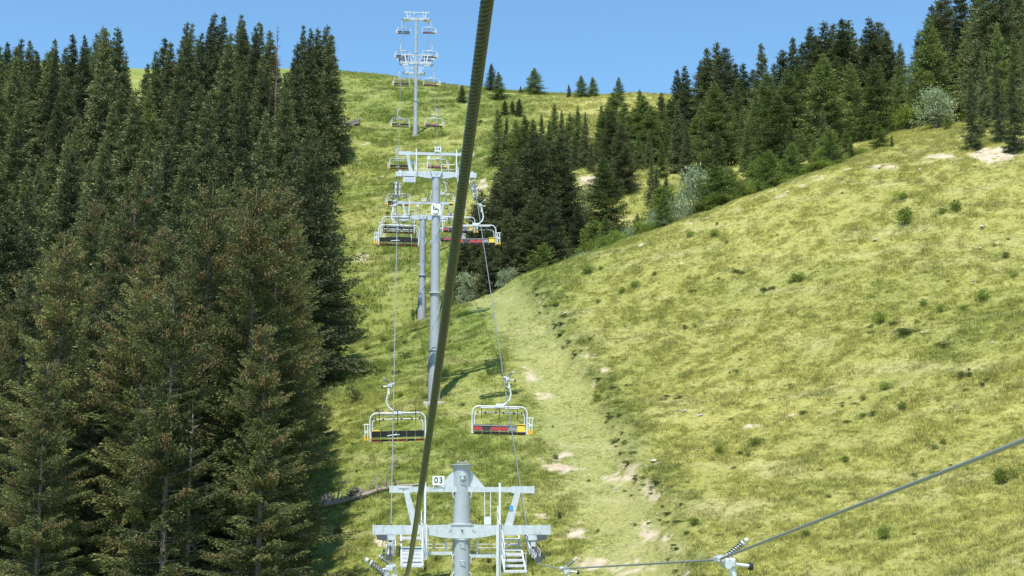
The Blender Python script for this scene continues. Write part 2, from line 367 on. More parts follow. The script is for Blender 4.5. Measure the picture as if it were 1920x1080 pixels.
def ground_mat():
    m, n, l = newmat('meadow turf'); out = n.new('ShaderNodeOutputMaterial'); b = n.new('ShaderNodeBsdfPrincipled'); b.inputs['Roughness'].default_value = .95
    b.inputs['Specular IOR Level'].default_value = .1
    g = n.new('ShaderNodeGroup'); g.node_tree = MG
    at = n.new('ShaderNodeAttribute'); at.attribute_name = 'soil'; ap = n.new('ShaderNodeAttribute'); ap.attribute_name = 'track'
    geo = n.new('ShaderNodeNewGeometry')
    z = nd(n, 'ShaderNodeTexNoise', Scale=1.3, Detail=8.0, Roughness=.7); l.new(geo.outputs['Position'], z.inputs['Vector'])
    r = n.new('ShaderNodeValToRGB'); e = r.color_ramp.elements; e[0].position = .3; e[0].color = (.36, .29, .19, 1); e[1].position = .68; e[1].color = (.62, .53, .40, 1)
    l.new(z.outputs['Fac'], r.inputs['Fac'])
    # track: short bleached grass
    mt = n.new('ShaderNodeMix'); mt.data_type = 'RGBA'; mt.inputs['B'].default_value = (.44, .44, .20, 1)
    k = n.new('ShaderNodeMath'); k.operation = 'MULTIPLY'; k.inputs[1].default_value = .4; l.new(ap.outputs['Fac'], k.inputs[0])
    l.new(k.outputs[0], mt.inputs['Factor']); l.new(g.outputs[0], mt.inputs['A'])
    ab = n.new('ShaderNodeAttribute'); ab.attribute_name = 'bank'; kb = n.new('ShaderNodeMath'); kb.operation = 'MULTIPLY'; kb.inputs[1].default_value = .75; l.new(ab.outputs['Fac'], kb.inputs[0])
    mt2 = n.new('ShaderNodeMix'); mt2.data_type = 'RGBA'; mt2.inputs['B'].default_value = (.12, .15, .045, 1); l.new(kb.outputs[0], mt2.inputs['Factor']); l.new(mt.outputs['Result'], mt2.inputs['A']); mt = mt2
    # mottle
    z2 = nd(n, 'ShaderNodeTexNoise', Scale=5.0, Detail=6.0, Roughness=.8); l.new(geo.outputs['Position'], z2.inputs['Vector'])
    r2 = nd(n, 'ShaderNodeMapRange'); r2.inputs['From Min'].default_value = .3; r2.inputs['From Max'].default_value = .7; r2.inputs['To Min'].default_value = .45; r2.inputs['To Max'].default_value = 1.15
    l.new(z2.outputs['Fac'], r2.inputs['Value'])
    mm = n.new('ShaderNodeMix'); mm.data_type = 'RGBA'; mm.blend_type = 'MULTIPLY'; mm.inputs['Factor'].default_value = 1; l.new(mt.outputs['Result'], mm.inputs['A']); l.new(r2.outputs[0], mm.inputs['B'])
    ms = n.new('ShaderNodeMix'); ms.data_type = 'RGBA'; l.new(at.outputs['Fac'], ms.inputs['Factor']); l.new(mm.outputs['Result'], ms.inputs['A']); l.new(r.outputs[0], ms.inputs['B'])
    l.new(ms.outputs['Result'], b.inputs['Base Color'])
    bp = nd(n, 'ShaderNodeBump', Strength=.6, Distance=.2); z3 = nd(n, 'ShaderNodeTexNoise', Scale=2.2, Detail=9.0, Roughness=.75); l.new(geo.outputs['Position'], z3.inputs['Vector'])
    l.new(z3.outputs['Fac'], bp.inputs['Height']); l.new(bp.outputs[0], b.inputs['Normal'])
    l.new(b.outputs[0], out.inputs['Surface']); return m
def grass_mat():
    m, n, l = newmat('grass blades'); out = n.new('ShaderNodeOutputMaterial'); b = n.new('ShaderNodeBsdfDiffuse'); tr = n.new('ShaderNodeBsdfTranslucent'); mx = n.new('ShaderNodeMixShader'); mx.inputs[0].default_value = .35
    g = n.new('ShaderNodeGroup'); g.node_tree = MG; oi = n.new('ShaderNodeObjectInfo')
    r2 = nd(n, 'ShaderNodeMapRange'); r2.inputs['To Min'].default_value = .55; r2.inputs['To Max'].default_value = 1.75; l.new(oi.outputs['Random'], r2.inputs['Value'])
    mm = n.new('ShaderNodeMix'); mm.data_type = 'RGBA'; mm.blend_type = 'MULTIPLY'; mm.inputs['Factor'].default_value = 1; cc = g.outputs[0]
    for an_, col_, k_ in (('track', (.44, .47, .18, 1), .5), ('bank', (.13, .165, .05, 1), .8)):
        a_ = n.new('ShaderNodeAttribute'); a_.attribute_type = 'INSTANCER'; a_.attribute_name = an_; q_ = n.new('ShaderNodeMath'); q_.operation = 'MULTIPLY'; q_.inputs[1].default_value = k_; l.new(a_.outputs['Fac'], q_.inputs[0])
        w_ = n.new('ShaderNodeMix'); w_.data_type = 'RGBA'; w_.inputs['B'].default_value = col_; l.new(q_.outputs[0], w_.inputs['Factor']); l.new(cc, w_.inputs['A']); cc = w_.outputs['Result']
    l.new(cc, mm.inputs['A']); l.new(r2.outputs[0], mm.inputs['B'])
    l.new(mm.outputs['Result'], b.inputs['Color']); l.new(mm.outputs['Result'], tr.inputs['Color']); l.new(b.outputs[0], mx.inputs[1]); l.new(tr.outputs[0], mx.inputs[2]); l.new(mx.outputs[0], out.inputs['Surface']); return m
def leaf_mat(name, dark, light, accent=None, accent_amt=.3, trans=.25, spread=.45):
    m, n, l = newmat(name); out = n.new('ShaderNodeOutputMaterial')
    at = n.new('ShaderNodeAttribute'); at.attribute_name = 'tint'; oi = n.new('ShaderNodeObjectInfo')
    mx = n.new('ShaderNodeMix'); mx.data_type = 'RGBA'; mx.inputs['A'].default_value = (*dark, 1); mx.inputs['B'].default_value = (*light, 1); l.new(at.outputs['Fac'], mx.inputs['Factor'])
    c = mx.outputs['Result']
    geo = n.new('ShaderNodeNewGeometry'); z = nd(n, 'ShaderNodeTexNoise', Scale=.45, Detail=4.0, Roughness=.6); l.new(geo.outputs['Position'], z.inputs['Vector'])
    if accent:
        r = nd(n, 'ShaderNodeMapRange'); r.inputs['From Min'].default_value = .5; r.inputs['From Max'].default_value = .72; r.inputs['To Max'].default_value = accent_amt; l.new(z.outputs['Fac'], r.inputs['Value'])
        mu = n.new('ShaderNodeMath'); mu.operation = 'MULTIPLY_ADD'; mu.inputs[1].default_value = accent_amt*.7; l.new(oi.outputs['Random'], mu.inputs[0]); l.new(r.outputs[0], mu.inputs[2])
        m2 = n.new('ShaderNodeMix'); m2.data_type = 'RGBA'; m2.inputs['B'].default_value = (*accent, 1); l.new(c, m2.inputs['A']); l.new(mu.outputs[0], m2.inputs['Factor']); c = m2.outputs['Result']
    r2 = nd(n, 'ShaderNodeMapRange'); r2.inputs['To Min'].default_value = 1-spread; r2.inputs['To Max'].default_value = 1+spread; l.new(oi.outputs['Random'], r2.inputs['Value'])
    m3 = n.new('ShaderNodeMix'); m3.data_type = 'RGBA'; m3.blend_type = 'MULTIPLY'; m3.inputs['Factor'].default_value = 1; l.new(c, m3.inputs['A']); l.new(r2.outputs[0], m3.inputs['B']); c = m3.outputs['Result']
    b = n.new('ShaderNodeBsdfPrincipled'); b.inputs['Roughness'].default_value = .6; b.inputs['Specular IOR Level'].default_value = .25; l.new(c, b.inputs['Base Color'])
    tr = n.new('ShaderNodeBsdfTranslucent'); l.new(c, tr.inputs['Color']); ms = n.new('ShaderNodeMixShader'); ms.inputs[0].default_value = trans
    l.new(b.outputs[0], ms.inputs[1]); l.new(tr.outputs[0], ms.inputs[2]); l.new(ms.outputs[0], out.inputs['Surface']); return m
M_ground = ground_mat(); M_grass = grass_mat()
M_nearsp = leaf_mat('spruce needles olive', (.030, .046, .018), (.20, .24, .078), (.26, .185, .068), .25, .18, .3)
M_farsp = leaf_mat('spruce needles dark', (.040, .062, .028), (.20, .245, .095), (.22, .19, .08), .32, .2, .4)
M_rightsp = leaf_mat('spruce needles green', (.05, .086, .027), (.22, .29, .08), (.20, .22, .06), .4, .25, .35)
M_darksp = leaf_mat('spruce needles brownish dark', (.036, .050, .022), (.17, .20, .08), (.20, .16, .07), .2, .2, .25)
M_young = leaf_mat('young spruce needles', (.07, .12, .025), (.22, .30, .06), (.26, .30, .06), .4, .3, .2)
M_shrub = leaf_mat('shrub leaves', (.10, .16, .03), (.27, .34, .06), (.36, .40, .07), .3, .35, .25)
M_dkshrub = leaf_mat('juniper leaves', (.06, .085, .03), (.16, .20, .06), None, .3, .25, .2)
M_pale = leaf_mat('pale willow leaves', (.17, .22, .10), (.50, .56, .34), (.42, .50, .26), .3, .35, .15)

# ------------------------------------------------------------------ ground sheet
ny, nx = GX.shape
V = np.stack([GX.ravel(), GY.ravel(), GZ.ravel()], 1)
idx = np.arange(nx*ny).reshape(ny, nx)
F = np.stack([idx[:-1, :-1].ravel(), idx[:-1, 1:].ravel(), idx[1:, 1:].ravel(), idx[1:, :-1].ravel()], 1)
gm = np_mesh('ground', V, F, M_ground, True, [('soil', 'POINT', soilm.ravel()), ('track', 'POINT', pathm.ravel()), ('bank', 'POINT', bankm.ravel())])
ground = link('ground', gm); tag(ground, 'steep sunlit alpine hillside with yellow green turf and bare soil patches', kind='structure')
del V, F

# ------------------------------------------------------------------ grass (one object, geometry nodes)
def clump(rs, nb, h, spread, w, lean):
    vs = []; fs = []
    for i in range(nb):
        a = rs.uniform(0, 6.283); r = spread*math.sqrt(rs.random()); x, y = r*math.cos(a), r*math.sin(a)
        b = rs.uniform(0, 6.283); hh = h*rs.uniform(.45, 1.1); ll = lean*hh*rs.uniform(.3, 1.3); dx, dy = math.cos(b), math.sin(b); px, py = -dy*w/2, dx*w/2
        c = rs.uniform(0, 6.283); q = (math.cos(c)*w/2, math.sin(c)*w/2)
        k = len(vs); vs += [(x-q[0], y-q[1], -.03), (x+q[0], y+q[1], -.03), (x+dx*ll, y+dy*ll, hh)]; fs.append((k, k+1, k+2))
    return vs, fs
def make_grass(name, pts, scl, rot, spec, label, extra=()):
    rs = random.Random(5); vs = []; fs = []; var = []
    for k, sp in enumerate(spec):
        v, f = clump(rs, *sp); b = len(vs); vs += v; fs += [tuple(b+i for i in g) for g in f]; var += [k+1]*len(v)
    nb = len(vs); vs = np.vstack([np.array(vs), pts]); n = len(vs)
    me = bpy.data.meshes.new(name); me.vertices.add(n); me.vertices.foreach_set('co', vs.astype(np.float32).ravel())
    f = np.array(fs, dtype=np.int32); me.loops.add(f.size); me.loops.foreach_set('vertex_index', f.ravel()); me.polygons.add(len(f)); me.polygons.foreach_set('loop_start', np.arange(0, f.size, 3, dtype=np.int32))
    for an, ty, arr in (('var', 'INT', np.concatenate([var, np.zeros(len(pts))]).astype(np.int32)), ('scl', 'FLOAT', np.concatenate([np.ones(nb), scl]).astype(np.float32)), ('rz', 'FLOAT', np.concatenate([np.zeros(nb), rot]).astype(np.float32))):
        a = me.attributes.new(an, ty, 'POINT'); a.data.foreach_set('value', arr)
    for an, arr in extra:
        a = me.attributes.new(an, 'FLOAT', 'POINT'); a.data.foreach_set('value', np.concatenate([np.zeros(nb), arr]).astype(np.float32))
    me.update(calc_edges=True); me.materials.append(M_grass)
    o = link(name, me); scatter_nodes(o, len(spec)); tag(o, label, 'grass', kind='stuff'); return o
def scatter_nodes(o, nspec):
    g = bpy.data.node_groups.new(o.name+' scatter', 'GeometryNodeTree'); g.interface.new_socket('Geometry', in_out='INPUT', socket_type='NodeSocketGeometry'); g.interface.new_socket('Geometry', in_out='OUTPUT', socket_type='NodeSocketGeometry')
    N, L = g.nodes, g.links; gi = N.new('NodeGroupInput'); go = N.new('NodeGroupOutput')
    def attr(nm, ty):
        a = N.new('GeometryNodeInputNamedAttribute'); a.data_type = ty; a.inputs['Name'].default_value = nm; return a.outputs['Attribute']
    va = attr('var', 'INT')
    def sep(k):
        c = N.new('FunctionNodeCompare'); c.data_type = 'INT'; c.operation = 'EQUAL'; L.new(va, c.inputs[2]); c.inputs[3].default_value = k
        s = N.new('GeometryNodeSeparateGeometry'); s.domain = 'POINT'; L.new(gi.outputs[0], s.inputs[0]); L.new(c.outputs[0], s.inputs['Selection']); return s.outputs[0]
    gtoi = N.new('GeometryNodeGeometryToInstance')
    for k in range(nspec, 0, -1): L.new(sep(k), gtoi.inputs[0])
    m2p = N.new('GeometryNodeMeshToPoints'); L.new(sep(0), m2p.inputs['Mesh'])
    iop = N.new('GeometryNodeInstanceOnPoints'); L.new(m2p.outputs[0], iop.inputs['Points']); L.new(gtoi.outputs[0], iop.inputs['Instance']); iop.inputs['Pick Instance'].default_value = True
    rnd = N.new('FunctionNodeRandomValue'); rnd.data_type = 'INT'; rnd.inputs[4].default_value = 0; rnd.inputs[5].default_value = nspec-1; L.new(rnd.outputs[2], iop.inputs['Instance Index'])
    cb = N.new('ShaderNodeCombineXYZ'); L.new(attr('rz', 'FLOAT'), cb.inputs[2]); e2r = N.new('FunctionNodeEulerToRotation'); L.new(cb.outputs[0], e2r.inputs[0]); L.new(e2r.outputs[0], iop.inputs['Rotation'])
    cs = N.new('ShaderNodeCombineXYZ'); sa = attr('scl', 'FLOAT')
    for i in range(3): L.new(sa, cs.inputs[i])
    L.new(cs.outputs[0], iop.inputs['Scale']); L.new(iop.outputs[0], go.inputs[0])
    md = o.modifiers.new('scatter', 'NODES'); md.node_group = g
def scatter(n, ylo, yhi, sel, zfun=None):
    Y = np.sqrt(RNG.uniform(ylo**2, yhi**2, n)); X = RNG.uniform(-.385, .40, n)*Y
    return X, Y
X, Y = scatter(470000, 56, 158, None)
Z = Hgt(X, Y); s = Hgt(X, Y, soilm); p = Hgt(X, Y, pathm); q = fbm(X/3.1, Y/3.1, 91, 3); q2 = fbm(X/.9, Y/.9, 95, 3)
keep = (RNG.random(len(X)) > s*.9) & (X > -.13*Y-6)
keep &= RNG.random(len(X)) < np.clip(.62+q*.3+q2*.7, .10, 1)*(1-.15*p)
sc = (.55+.55*RNG.random(len(X)))*(1+.45*q+.75*q2)*(1-.5*p)*(1-.5*s)
X, Y, Z, sc = X[keep], Y[keep], Z[keep], np.clip(sc[keep], .2, 1.8)
g1 = make_grass('meadow_grass', np.stack([X, Y, Z], 1), sc, RNG.uniform(0, 6.28, len(X)),
    [(18, .15, .20, .032, .8), (14, .19, .17, .028, .7), (22, .11, .26, .036, 1.0), (9, .26, .12, .020, .6)], 'yellow green meadow grass covering the near slope', (('track', Hgt(X, Y, pathm)), ('bank', Hgt(X, Y, bankm))))
print('near tufts', len(X))
X, Y = scatter(260000, 156, 356, None); X = X[:]; 
Z = Hgt(X, Y); s = Hgt(X, Y, soilm); q = fbm(X/5, Y/5, 101, 3); q2 = fbm(X/1.6, Y/1.6, 105, 3)
keep = (X > -.135*Y-4) & (X < .16*Y+4) & (RNG.random(len(X)) > s) & (RNG.random(len(X)) < np.clip(.5+q*.6+q2*.5, .05, 1))
X, Y, Z = X[keep], Y[keep], Z[keep]; sc = np.clip((.7+.6*RNG.random(len(X)))*(1+.6*q[keep]+.4*q2[keep]), .3, 2)
make_grass('slope_grass', np.stack([X, Y, Z], 1), sc, RNG.uniform(0, 6.28, len(X)),
    [(14, .38, .34, .07, .6), (10, .50, .28, .06, .5), (18, .28, .42, .08, .8)], 'green grass of the far slope under the upper pylons')
print('far tufts', len(X))

# ------------------------------------------------------------------ spruces
def rhombi(B, D, Ln, Wd, roll, tint):
    """diamond sprays from base B along unit D"""
    n = len(B); up = np.tile([0, 0, 1.0], (n, 1)); a = np.cross(D, up); a /= np.linalg.norm(a, axis=1)[:, None]+1e-9; b = np.cross(a, D)
    s = a*np.cos(roll)[:, None]+b*np.sin(roll)[:, None]
    mid = B+D*(Ln*.42)[:, None]; V = np.stack([B, mid+s*(Wd/2)[:, None], B+D*Ln[:, None], mid-s*(Wd/2)[:, None]], 1).reshape(-1, 3)
    F = np.arange(4*n).reshape(n, 4); return V, F, np.repeat(tint, 4)
import sys
def spruce_meshes(seed, H, R, dz, step, leaf, width, nb=6, bare=.04, thin=0.0, cones=0, shape=.85, wood=True, mat=None, ragged=.3, sides=(.28, .62, .95)):
    r = np.random.default_rng(seed)
    zs = []; z = H*bare
    while z < H*.985:
        k = nb if z < H*.9 else 4
        zs += list(z+r.uniform(-.4, .4, k)*dz); z += dz*(1-.4*z/H)
    zs = np.clip(np.array(zs), .2, H*.99); t = zs/H; n = len(zs); az = r.uniform(0, 6.283, n)
    env = (1-t)**shape*(.55+.45*sstep(0, .16, t)); L = R*env*(1-ragged+2*ragged*r.random(n))+.10
    lump = 1+.28*np.sin(az*2+seed+zs*.9)*(fbm(zs/2.5, az, seed, 2)+.6); L *= np.clip(lump, .6, 1.35)
    keepb = r.random(n) > thin; zs, t, az, L = zs[keepb], t[keepb], az[keepb], L[keepb]; n = len(zs)
    a1 = -.42+.95*t**1.6+r.normal(0, .10, n); a2 = .30-.15*t
    rows = []
    for i in range(n):
        m = max(2, int(L[i]/step)+1); s = (np.arange(m)+r.random(m)*.8)/m; rows.append((np.full(m, i), s))
    bi = np.concatenate([a for a, b in rows]); s = np.concatenate([b for a, b in rows]); s = np.clip(.12+.9*s, 0, 1)
    ca, sa = np.cos(az[bi]), np.sin(az[bi]); l = L[bi]
    Pz = zs[bi]+l*(a1[bi]*s+a2[bi]*s*s); Pt = np.stack([ca*l*s, sa*l*s, Pz], 1)
    slope = a1[bi]+2*a2[bi]*s; T = np.stack([ca, sa, slope], 1); T /= np.linalg.norm(T, axis=1)[:, None]
    Sd = np.stack([-sa, ca, np.zeros_like(sa)], 1)
    VV, FF, TT = [], [], []; off = 0
    def emit(B, D, Ln, Wd, tint):
        nonlocal off
        D = D/(np.linalg.norm(D, axis=1)[:, None]+1e-9); v, f, tt = rhombi(B, D, Ln, Wd, r.normal(0, .8, len(B)), tint); VV.append(v); FF.append(f+off); TT.append(tt); off += len(v)
    tl = np.minimum(.85, .28*l+.18)*(1.15-.75*s)                   # side twig length
    for sg in (-1, 1):
        for q in sides:
            D = T*.75+Sd*sg*(.85+r.normal(0, .15, len(s)))[:, None]; D[:, 2] -= .22+.45*q*(1-t[bi])+r.normal(0, .16, len(s))
            B = Pt+(T*.55+Sd*sg*.83)*(tl*q*.8)[:, None]; B[:, 2] -= tl*q*q*.42*(1-t[bi]*.7)
            B += r.normal(0, leaf*.22, B.shape)
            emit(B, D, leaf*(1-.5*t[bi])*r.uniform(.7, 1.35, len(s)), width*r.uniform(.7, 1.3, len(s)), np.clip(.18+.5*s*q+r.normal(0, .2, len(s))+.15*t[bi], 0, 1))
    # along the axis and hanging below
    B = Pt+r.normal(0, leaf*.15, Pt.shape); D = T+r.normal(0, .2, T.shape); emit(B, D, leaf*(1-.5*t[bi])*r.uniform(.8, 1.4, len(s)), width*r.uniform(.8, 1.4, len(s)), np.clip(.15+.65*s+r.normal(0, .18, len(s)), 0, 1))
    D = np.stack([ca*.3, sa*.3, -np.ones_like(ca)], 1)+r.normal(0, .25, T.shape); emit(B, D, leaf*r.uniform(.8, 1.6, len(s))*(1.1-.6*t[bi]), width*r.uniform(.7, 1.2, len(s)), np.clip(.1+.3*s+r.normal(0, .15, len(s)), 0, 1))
    # leader
    k = 10; B = np.stack([np.zeros(k), np.zeros(k), H*(.975+.028*np.linspace(0, 1, k))], 1); D = np.stack([r.normal(0, .4, k), r.normal(0, .4, k), np.ones(k)], 1); emit(B, D, np.full(k, leaf*.5), np.full(k, width*.6), np.full(k, .7))
    V = np.concatenate(VV); F = np.concatenate(FF); T_ = np.concatenate(TT)
    crown = np_mesh('crown', V, F, mat, False, [('tint', 'POINT', T_)])
    # wood
    mb = MB(); r0 = max(.07, H*.0115)
    seg = [H*k/9 for k in range(10)]; wob = [(0, 0)]+[(random.uniform(-.04, .04)*H/20, random.uniform(-.04, .04)*H/20) for _ in range(9)]
    mb.tube([(wob[k][0], wob[k][1], seg[k]-(.6 if k == 0 else 0)) for k in range(10)], [r0*(1-.93*k/9)+(r0*.35 if k == 0 else 0) for k in range(10)], 7, False)
    tv = np.array(mb.v, float); tf = list(mb.f)
    if wood:
        kk = np.arange(n); o = len(tv)
        ca2, sa2 = np.cos(az), np.sin(az); add = []; fa = []
        for s0 in (0, .5, .96):
            base = np.stack([ca2*L*s0, sa2*L*s0, zs+L*(a1*s0+a2*s0*s0)], 1); rr = .028*(1-s0)+.006
            for ang in (0, 2.09, 4.19):
                add.append(base+np.stack([-sa2*math.cos(ang)*rr, ca2*math.cos(ang)*rr, np.full(n, math.sin(ang)*rr)], 1))
        add = np.stack(add, 1).reshape(-1, 3)
        for i in range(n):
            b = o+i*9
            for u in (0, 3):
                for k in range(3): fa.append((b+u+k, b+u+3+k, b+u+3+(k+1) % 3, b+u+(k+1) % 3))
        tv = np.vstack([tv, add]); tf += fa
    me = bpy.data.meshes.new('trunk'); me.from_pydata(tv.tolist(), [], tf); me.materials.append(M_bark); me.update()
    cm = None
    if cones:
        sel_b = r.random(n) < np.clip((t-.4)*.7, 0, .38); w = np.where((s > .5) & sel_b[bi])[0]; r.shuffle(w); w = np.repeat(w, 2)[:cones*4]
        B = Pt[w]+r.normal(0, .10, (len(w), 3)); D = np.stack([r.normal(0, .12, len(w)), r.normal(0, .12, len(w)), -np.ones(len(w))], 1); D /= np.linalg.norm(D, axis=1)[:, None]
        v1, f1, _ = rhombi(B, D, np.full(len(w), .17), np.full(len(w), .065), np.zeros(len(w)), np.zeros(len(w))); v2, f2, _ = rhombi(B, D, np.full(len(w), .17), np.full(len(w), .065), np.full(len(w), 1.57), np.zeros(len(w)))
        cm = np_mesh('cones', np.vstack([v1, v2]), np.vstack([f1, f2+len(v1)]), M_cone)
    return crown, me, cm, H
def mk(n, seed0, **kw): return [spruce_meshes(seed0+i, **{k: (v(i) if callable(v) else v) for k, v in kw.items()}) for i in range(n)]
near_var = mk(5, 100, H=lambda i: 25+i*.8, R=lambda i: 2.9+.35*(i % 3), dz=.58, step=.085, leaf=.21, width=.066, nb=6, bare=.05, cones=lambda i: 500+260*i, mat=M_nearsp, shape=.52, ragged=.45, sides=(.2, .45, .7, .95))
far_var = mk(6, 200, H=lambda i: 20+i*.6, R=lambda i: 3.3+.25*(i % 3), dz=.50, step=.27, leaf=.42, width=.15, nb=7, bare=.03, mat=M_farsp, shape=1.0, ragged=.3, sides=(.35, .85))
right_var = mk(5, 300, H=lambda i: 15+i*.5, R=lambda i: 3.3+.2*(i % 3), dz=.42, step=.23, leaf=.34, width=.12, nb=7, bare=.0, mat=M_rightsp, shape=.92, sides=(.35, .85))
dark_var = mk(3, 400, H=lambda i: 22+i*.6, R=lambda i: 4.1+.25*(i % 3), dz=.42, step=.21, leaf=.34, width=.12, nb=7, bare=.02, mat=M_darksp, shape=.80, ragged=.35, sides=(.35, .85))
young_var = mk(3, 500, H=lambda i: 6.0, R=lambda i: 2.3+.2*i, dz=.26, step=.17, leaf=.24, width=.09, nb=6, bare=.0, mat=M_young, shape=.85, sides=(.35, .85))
NT = 0
def ordw(n):
    a = ['', 'first', 'second', 'third', 'fourth', 'fifth', 'sixth', 'seventh', 'eighth', 'ninth', 'tenth', 'eleventh', 'twelfth', 'thirteenth', 'fourteenth', 'fifteenth', 'sixteenth', 'seventeenth', 'eighteenth', 'nineteenth']
    if n < 20: return a[n]
    t_ = {2: 'twenty', 3: 'thirty', 4: 'forty'}[n//10]; return {2: 'twentieth', 3: 'thirtieth', 4: 'fortieth'}[n//10] if n % 10 == 0 else t_+'-'+a[n % 10]
def tree(var, x, y, height, label, group=None, wide=1.0, name='spruce_tree', rs=random, sink=.15):
    global NT
    crown, trunk, cm, H = var; s = height/H
    o = empty(name, (x, y, H1(x, y)-sink), rs.uniform(0, 6.28), (s*wide, s*wide, s)); tag(o, label, 'tree', group)
    o.rotation_euler[0] = rs.gauss(0, .012); o.rotation_euler[1] = rs.gauss(0, .012)
    a = link('trunk', trunk, o); b = link('crown', crown, o)
    if cm: c = link('cones', cm, o); c['kind'] = 'stuff'
    NT += 1; return o
def place_top(px, topy, d, var, label, group=None, wide=1.0, hmin=3, hmax=32, name='spruce_tree'):
    p = P(px, topy, d)
    for _ in range(60):
        h = p.z-H1(p.x, p.y)
        if h > hmax: d += 3
        elif h < hmin: d -= 3
        else: break
        p = P(px, topy, d)
    return tree(var, p.x, p.y, max(h, hmin), label, group, wide, name)
taken = []
def free(x, y, r):
    for a, b in taken:
        if (a-x)**2+(b-y)**2 < r*r: return False
    taken.append((x, y)); return True
rs = random.Random(11)
# --- left wood, skyline trees measured one by one
SKL = [(2, 84), (12, 78), (35, 86), (44, 72), (57, 74), (73, 98), (90, 92), (110, 72), (124, 88), (140, 64), (160, 64), (180, 58), (193, 49), (204, 53), (217, 48), (234, 104), (275, 118), (297, 92), (308, 68),
       (322, 78), (345, 39), (356, 42), (376, 60), (392, 44), (404, 25), (415, 28), (430, 58), (449, 27), (461, 38), (478, 46), (490, 41), (506, 55), (553, 80), (568, 47), (580, 50), (597, 50), (609, 45), (619, 62)]
G_L = 'spruces of the dark wood left of the lift'
for i, (px, py) in enumerate(SKL):
    d = rs.uniform(215, 262) if px < 540 else rs.uniform(248, 270)
    if 225 < px < 290: d = 245
    p = P(px, py, d); taken.append((p.x, p.y))
    place_top(px, py, d, far_var[i % 6], 'dark skyline spruce of the left wood, %s tip counted from the left' % ordw(i+1), 'skyline spruces of the left wood', rs.uniform(.95, 1.3), 9, 26)
t = spruce_meshes(901, 17, 1.6, .4, .35, .25, .03, 5, .1, .3, 0, .7, True, M_darksp)
bare = empty('dead_spruce', tuple(P(521, 150, 235).xy)+(0,), 0, 1); pp = P(521, 47, 240); bare.location = (pp.x, pp.y, H1(pp.x, pp.y)); bare.scale = [(pp.z-H1(pp.x, pp.y))/17]*3
tm = t[1].copy(); tm.materials[0] = M_deadred; link('trunk', tm, bare); tag(bare, 'bare reddish dead spruce sticking out of the left wood skyline', 'tree')
ecap = lambda px: float(np.interp(px, [0, 30, 60, 100, 150, 190, 217, 236, 262, 285, 300, 350, 400, 440, 520, 545, 565, 612, 632, 645], [78, 82, 76, 92, 66, 52, 60, 122, 150, 118, 90, 45, 32, 52, 70, 110, 60, 52, 110, 260]))
edge = lambda d: float(np.interp(d, [55, 90, 115, 150, 175, 200, 225, 250, 285, 350], [632, 640, 640, 650, 648, 612, 604, 636, 640, 632]))
ncap = lambda px: float(np.interp(px, [-60, 0, 60, 130, 200, 300, 350, 440, 520, 590, 640], [520, 520, 480, 420, 330, 262, 285, 270, 330, 420, 560]))
cnt = 0
for _ in range(9000):
    d = math.sqrt(rs.uniform(64**2, 122**2)); px = rs.uniform(-90, 600); R_ = 3.3
    if px > edge(d)-R_*FPX/d*.93: continue
    p = P(px, 500, d)
    if not free(p.x, p.y, 3.6): continue
    cap = ncap(px)+rs.choice([0, 20, 60, 110, 170, 230]); zt = P(px, cap, d).z; h = zt-H1(p.x, p.y)
    h = min(h, rs.uniform(22, 30))
    if h < 12: continue
    v = near_var[rs.randrange(5)] if (d < 92 or rs.random() < .5) else (far_var+dark_var)[rs.randrange(9)]
    tree(v, p.x, p.y, h, 'tall olive spruce heavy with brown cones at the front of the left wood' if d < 95 else 'olive spruce with cones in the second ranks of the left wood', 'cone bearing spruces at the front of the left wood' if d < 95 else 'spruces in the second ranks of the left wood', rs.uniform(.9, 1.1)); cnt += 1
for px, ty, d, lab in ((402, 600, 76, 'bare pale dead trunk standing in the front of the left wood'), (362, 740, 69, 'pale dead trunk low in the front of the left wood')):
    p = P(px, ty, d); o = empty('dead_spruce', (p.x, p.y, H1(p.x, p.y)), px, (p.z-H1(p.x, p.y))/17); m_ = t[1].copy(); m_.materials[0] = M_dead; link('trunk', m_, o); tag(o, lab, 'tree')
print('left near', cnt); cnt = 0
for _ in range(6000):
    d = math.sqrt(rs.uniform(124**2, 300**2)); px = rs.uniform(-20, 640); R_ = 2.6
    if px > edge(d)-R_*FPX/d*.9: continue
    p = P(px, 300, d)
    if not free(p.x, p.y, 6.2 if d < 190 else 6.4): continue
    g = H1(p.x, p.y); cap = ecap(px)+rs.uniform(4, 40); h = min(P(px, cap, d).z-g, rs.uniform(17, 26))
    if h < 9: continue
    if 236 < px < 268 and d > 215: continue
    # bottom of the tree must be able to show
    v = far_var[rs.randrange(6)] if (d > 150 or rs.random() < .6) else dark_var[rs.randrange(3)]
    tree(v, p.x, p.y, h, 'dark spruce in the dense middle of the left wood' if d < 200 else 'dark spruce high up in the left wood', G_L if d < 200 else 'spruces high up in the left wood', rs.uniform(.95, 1.4)); cnt += 1
print('left far', cnt)
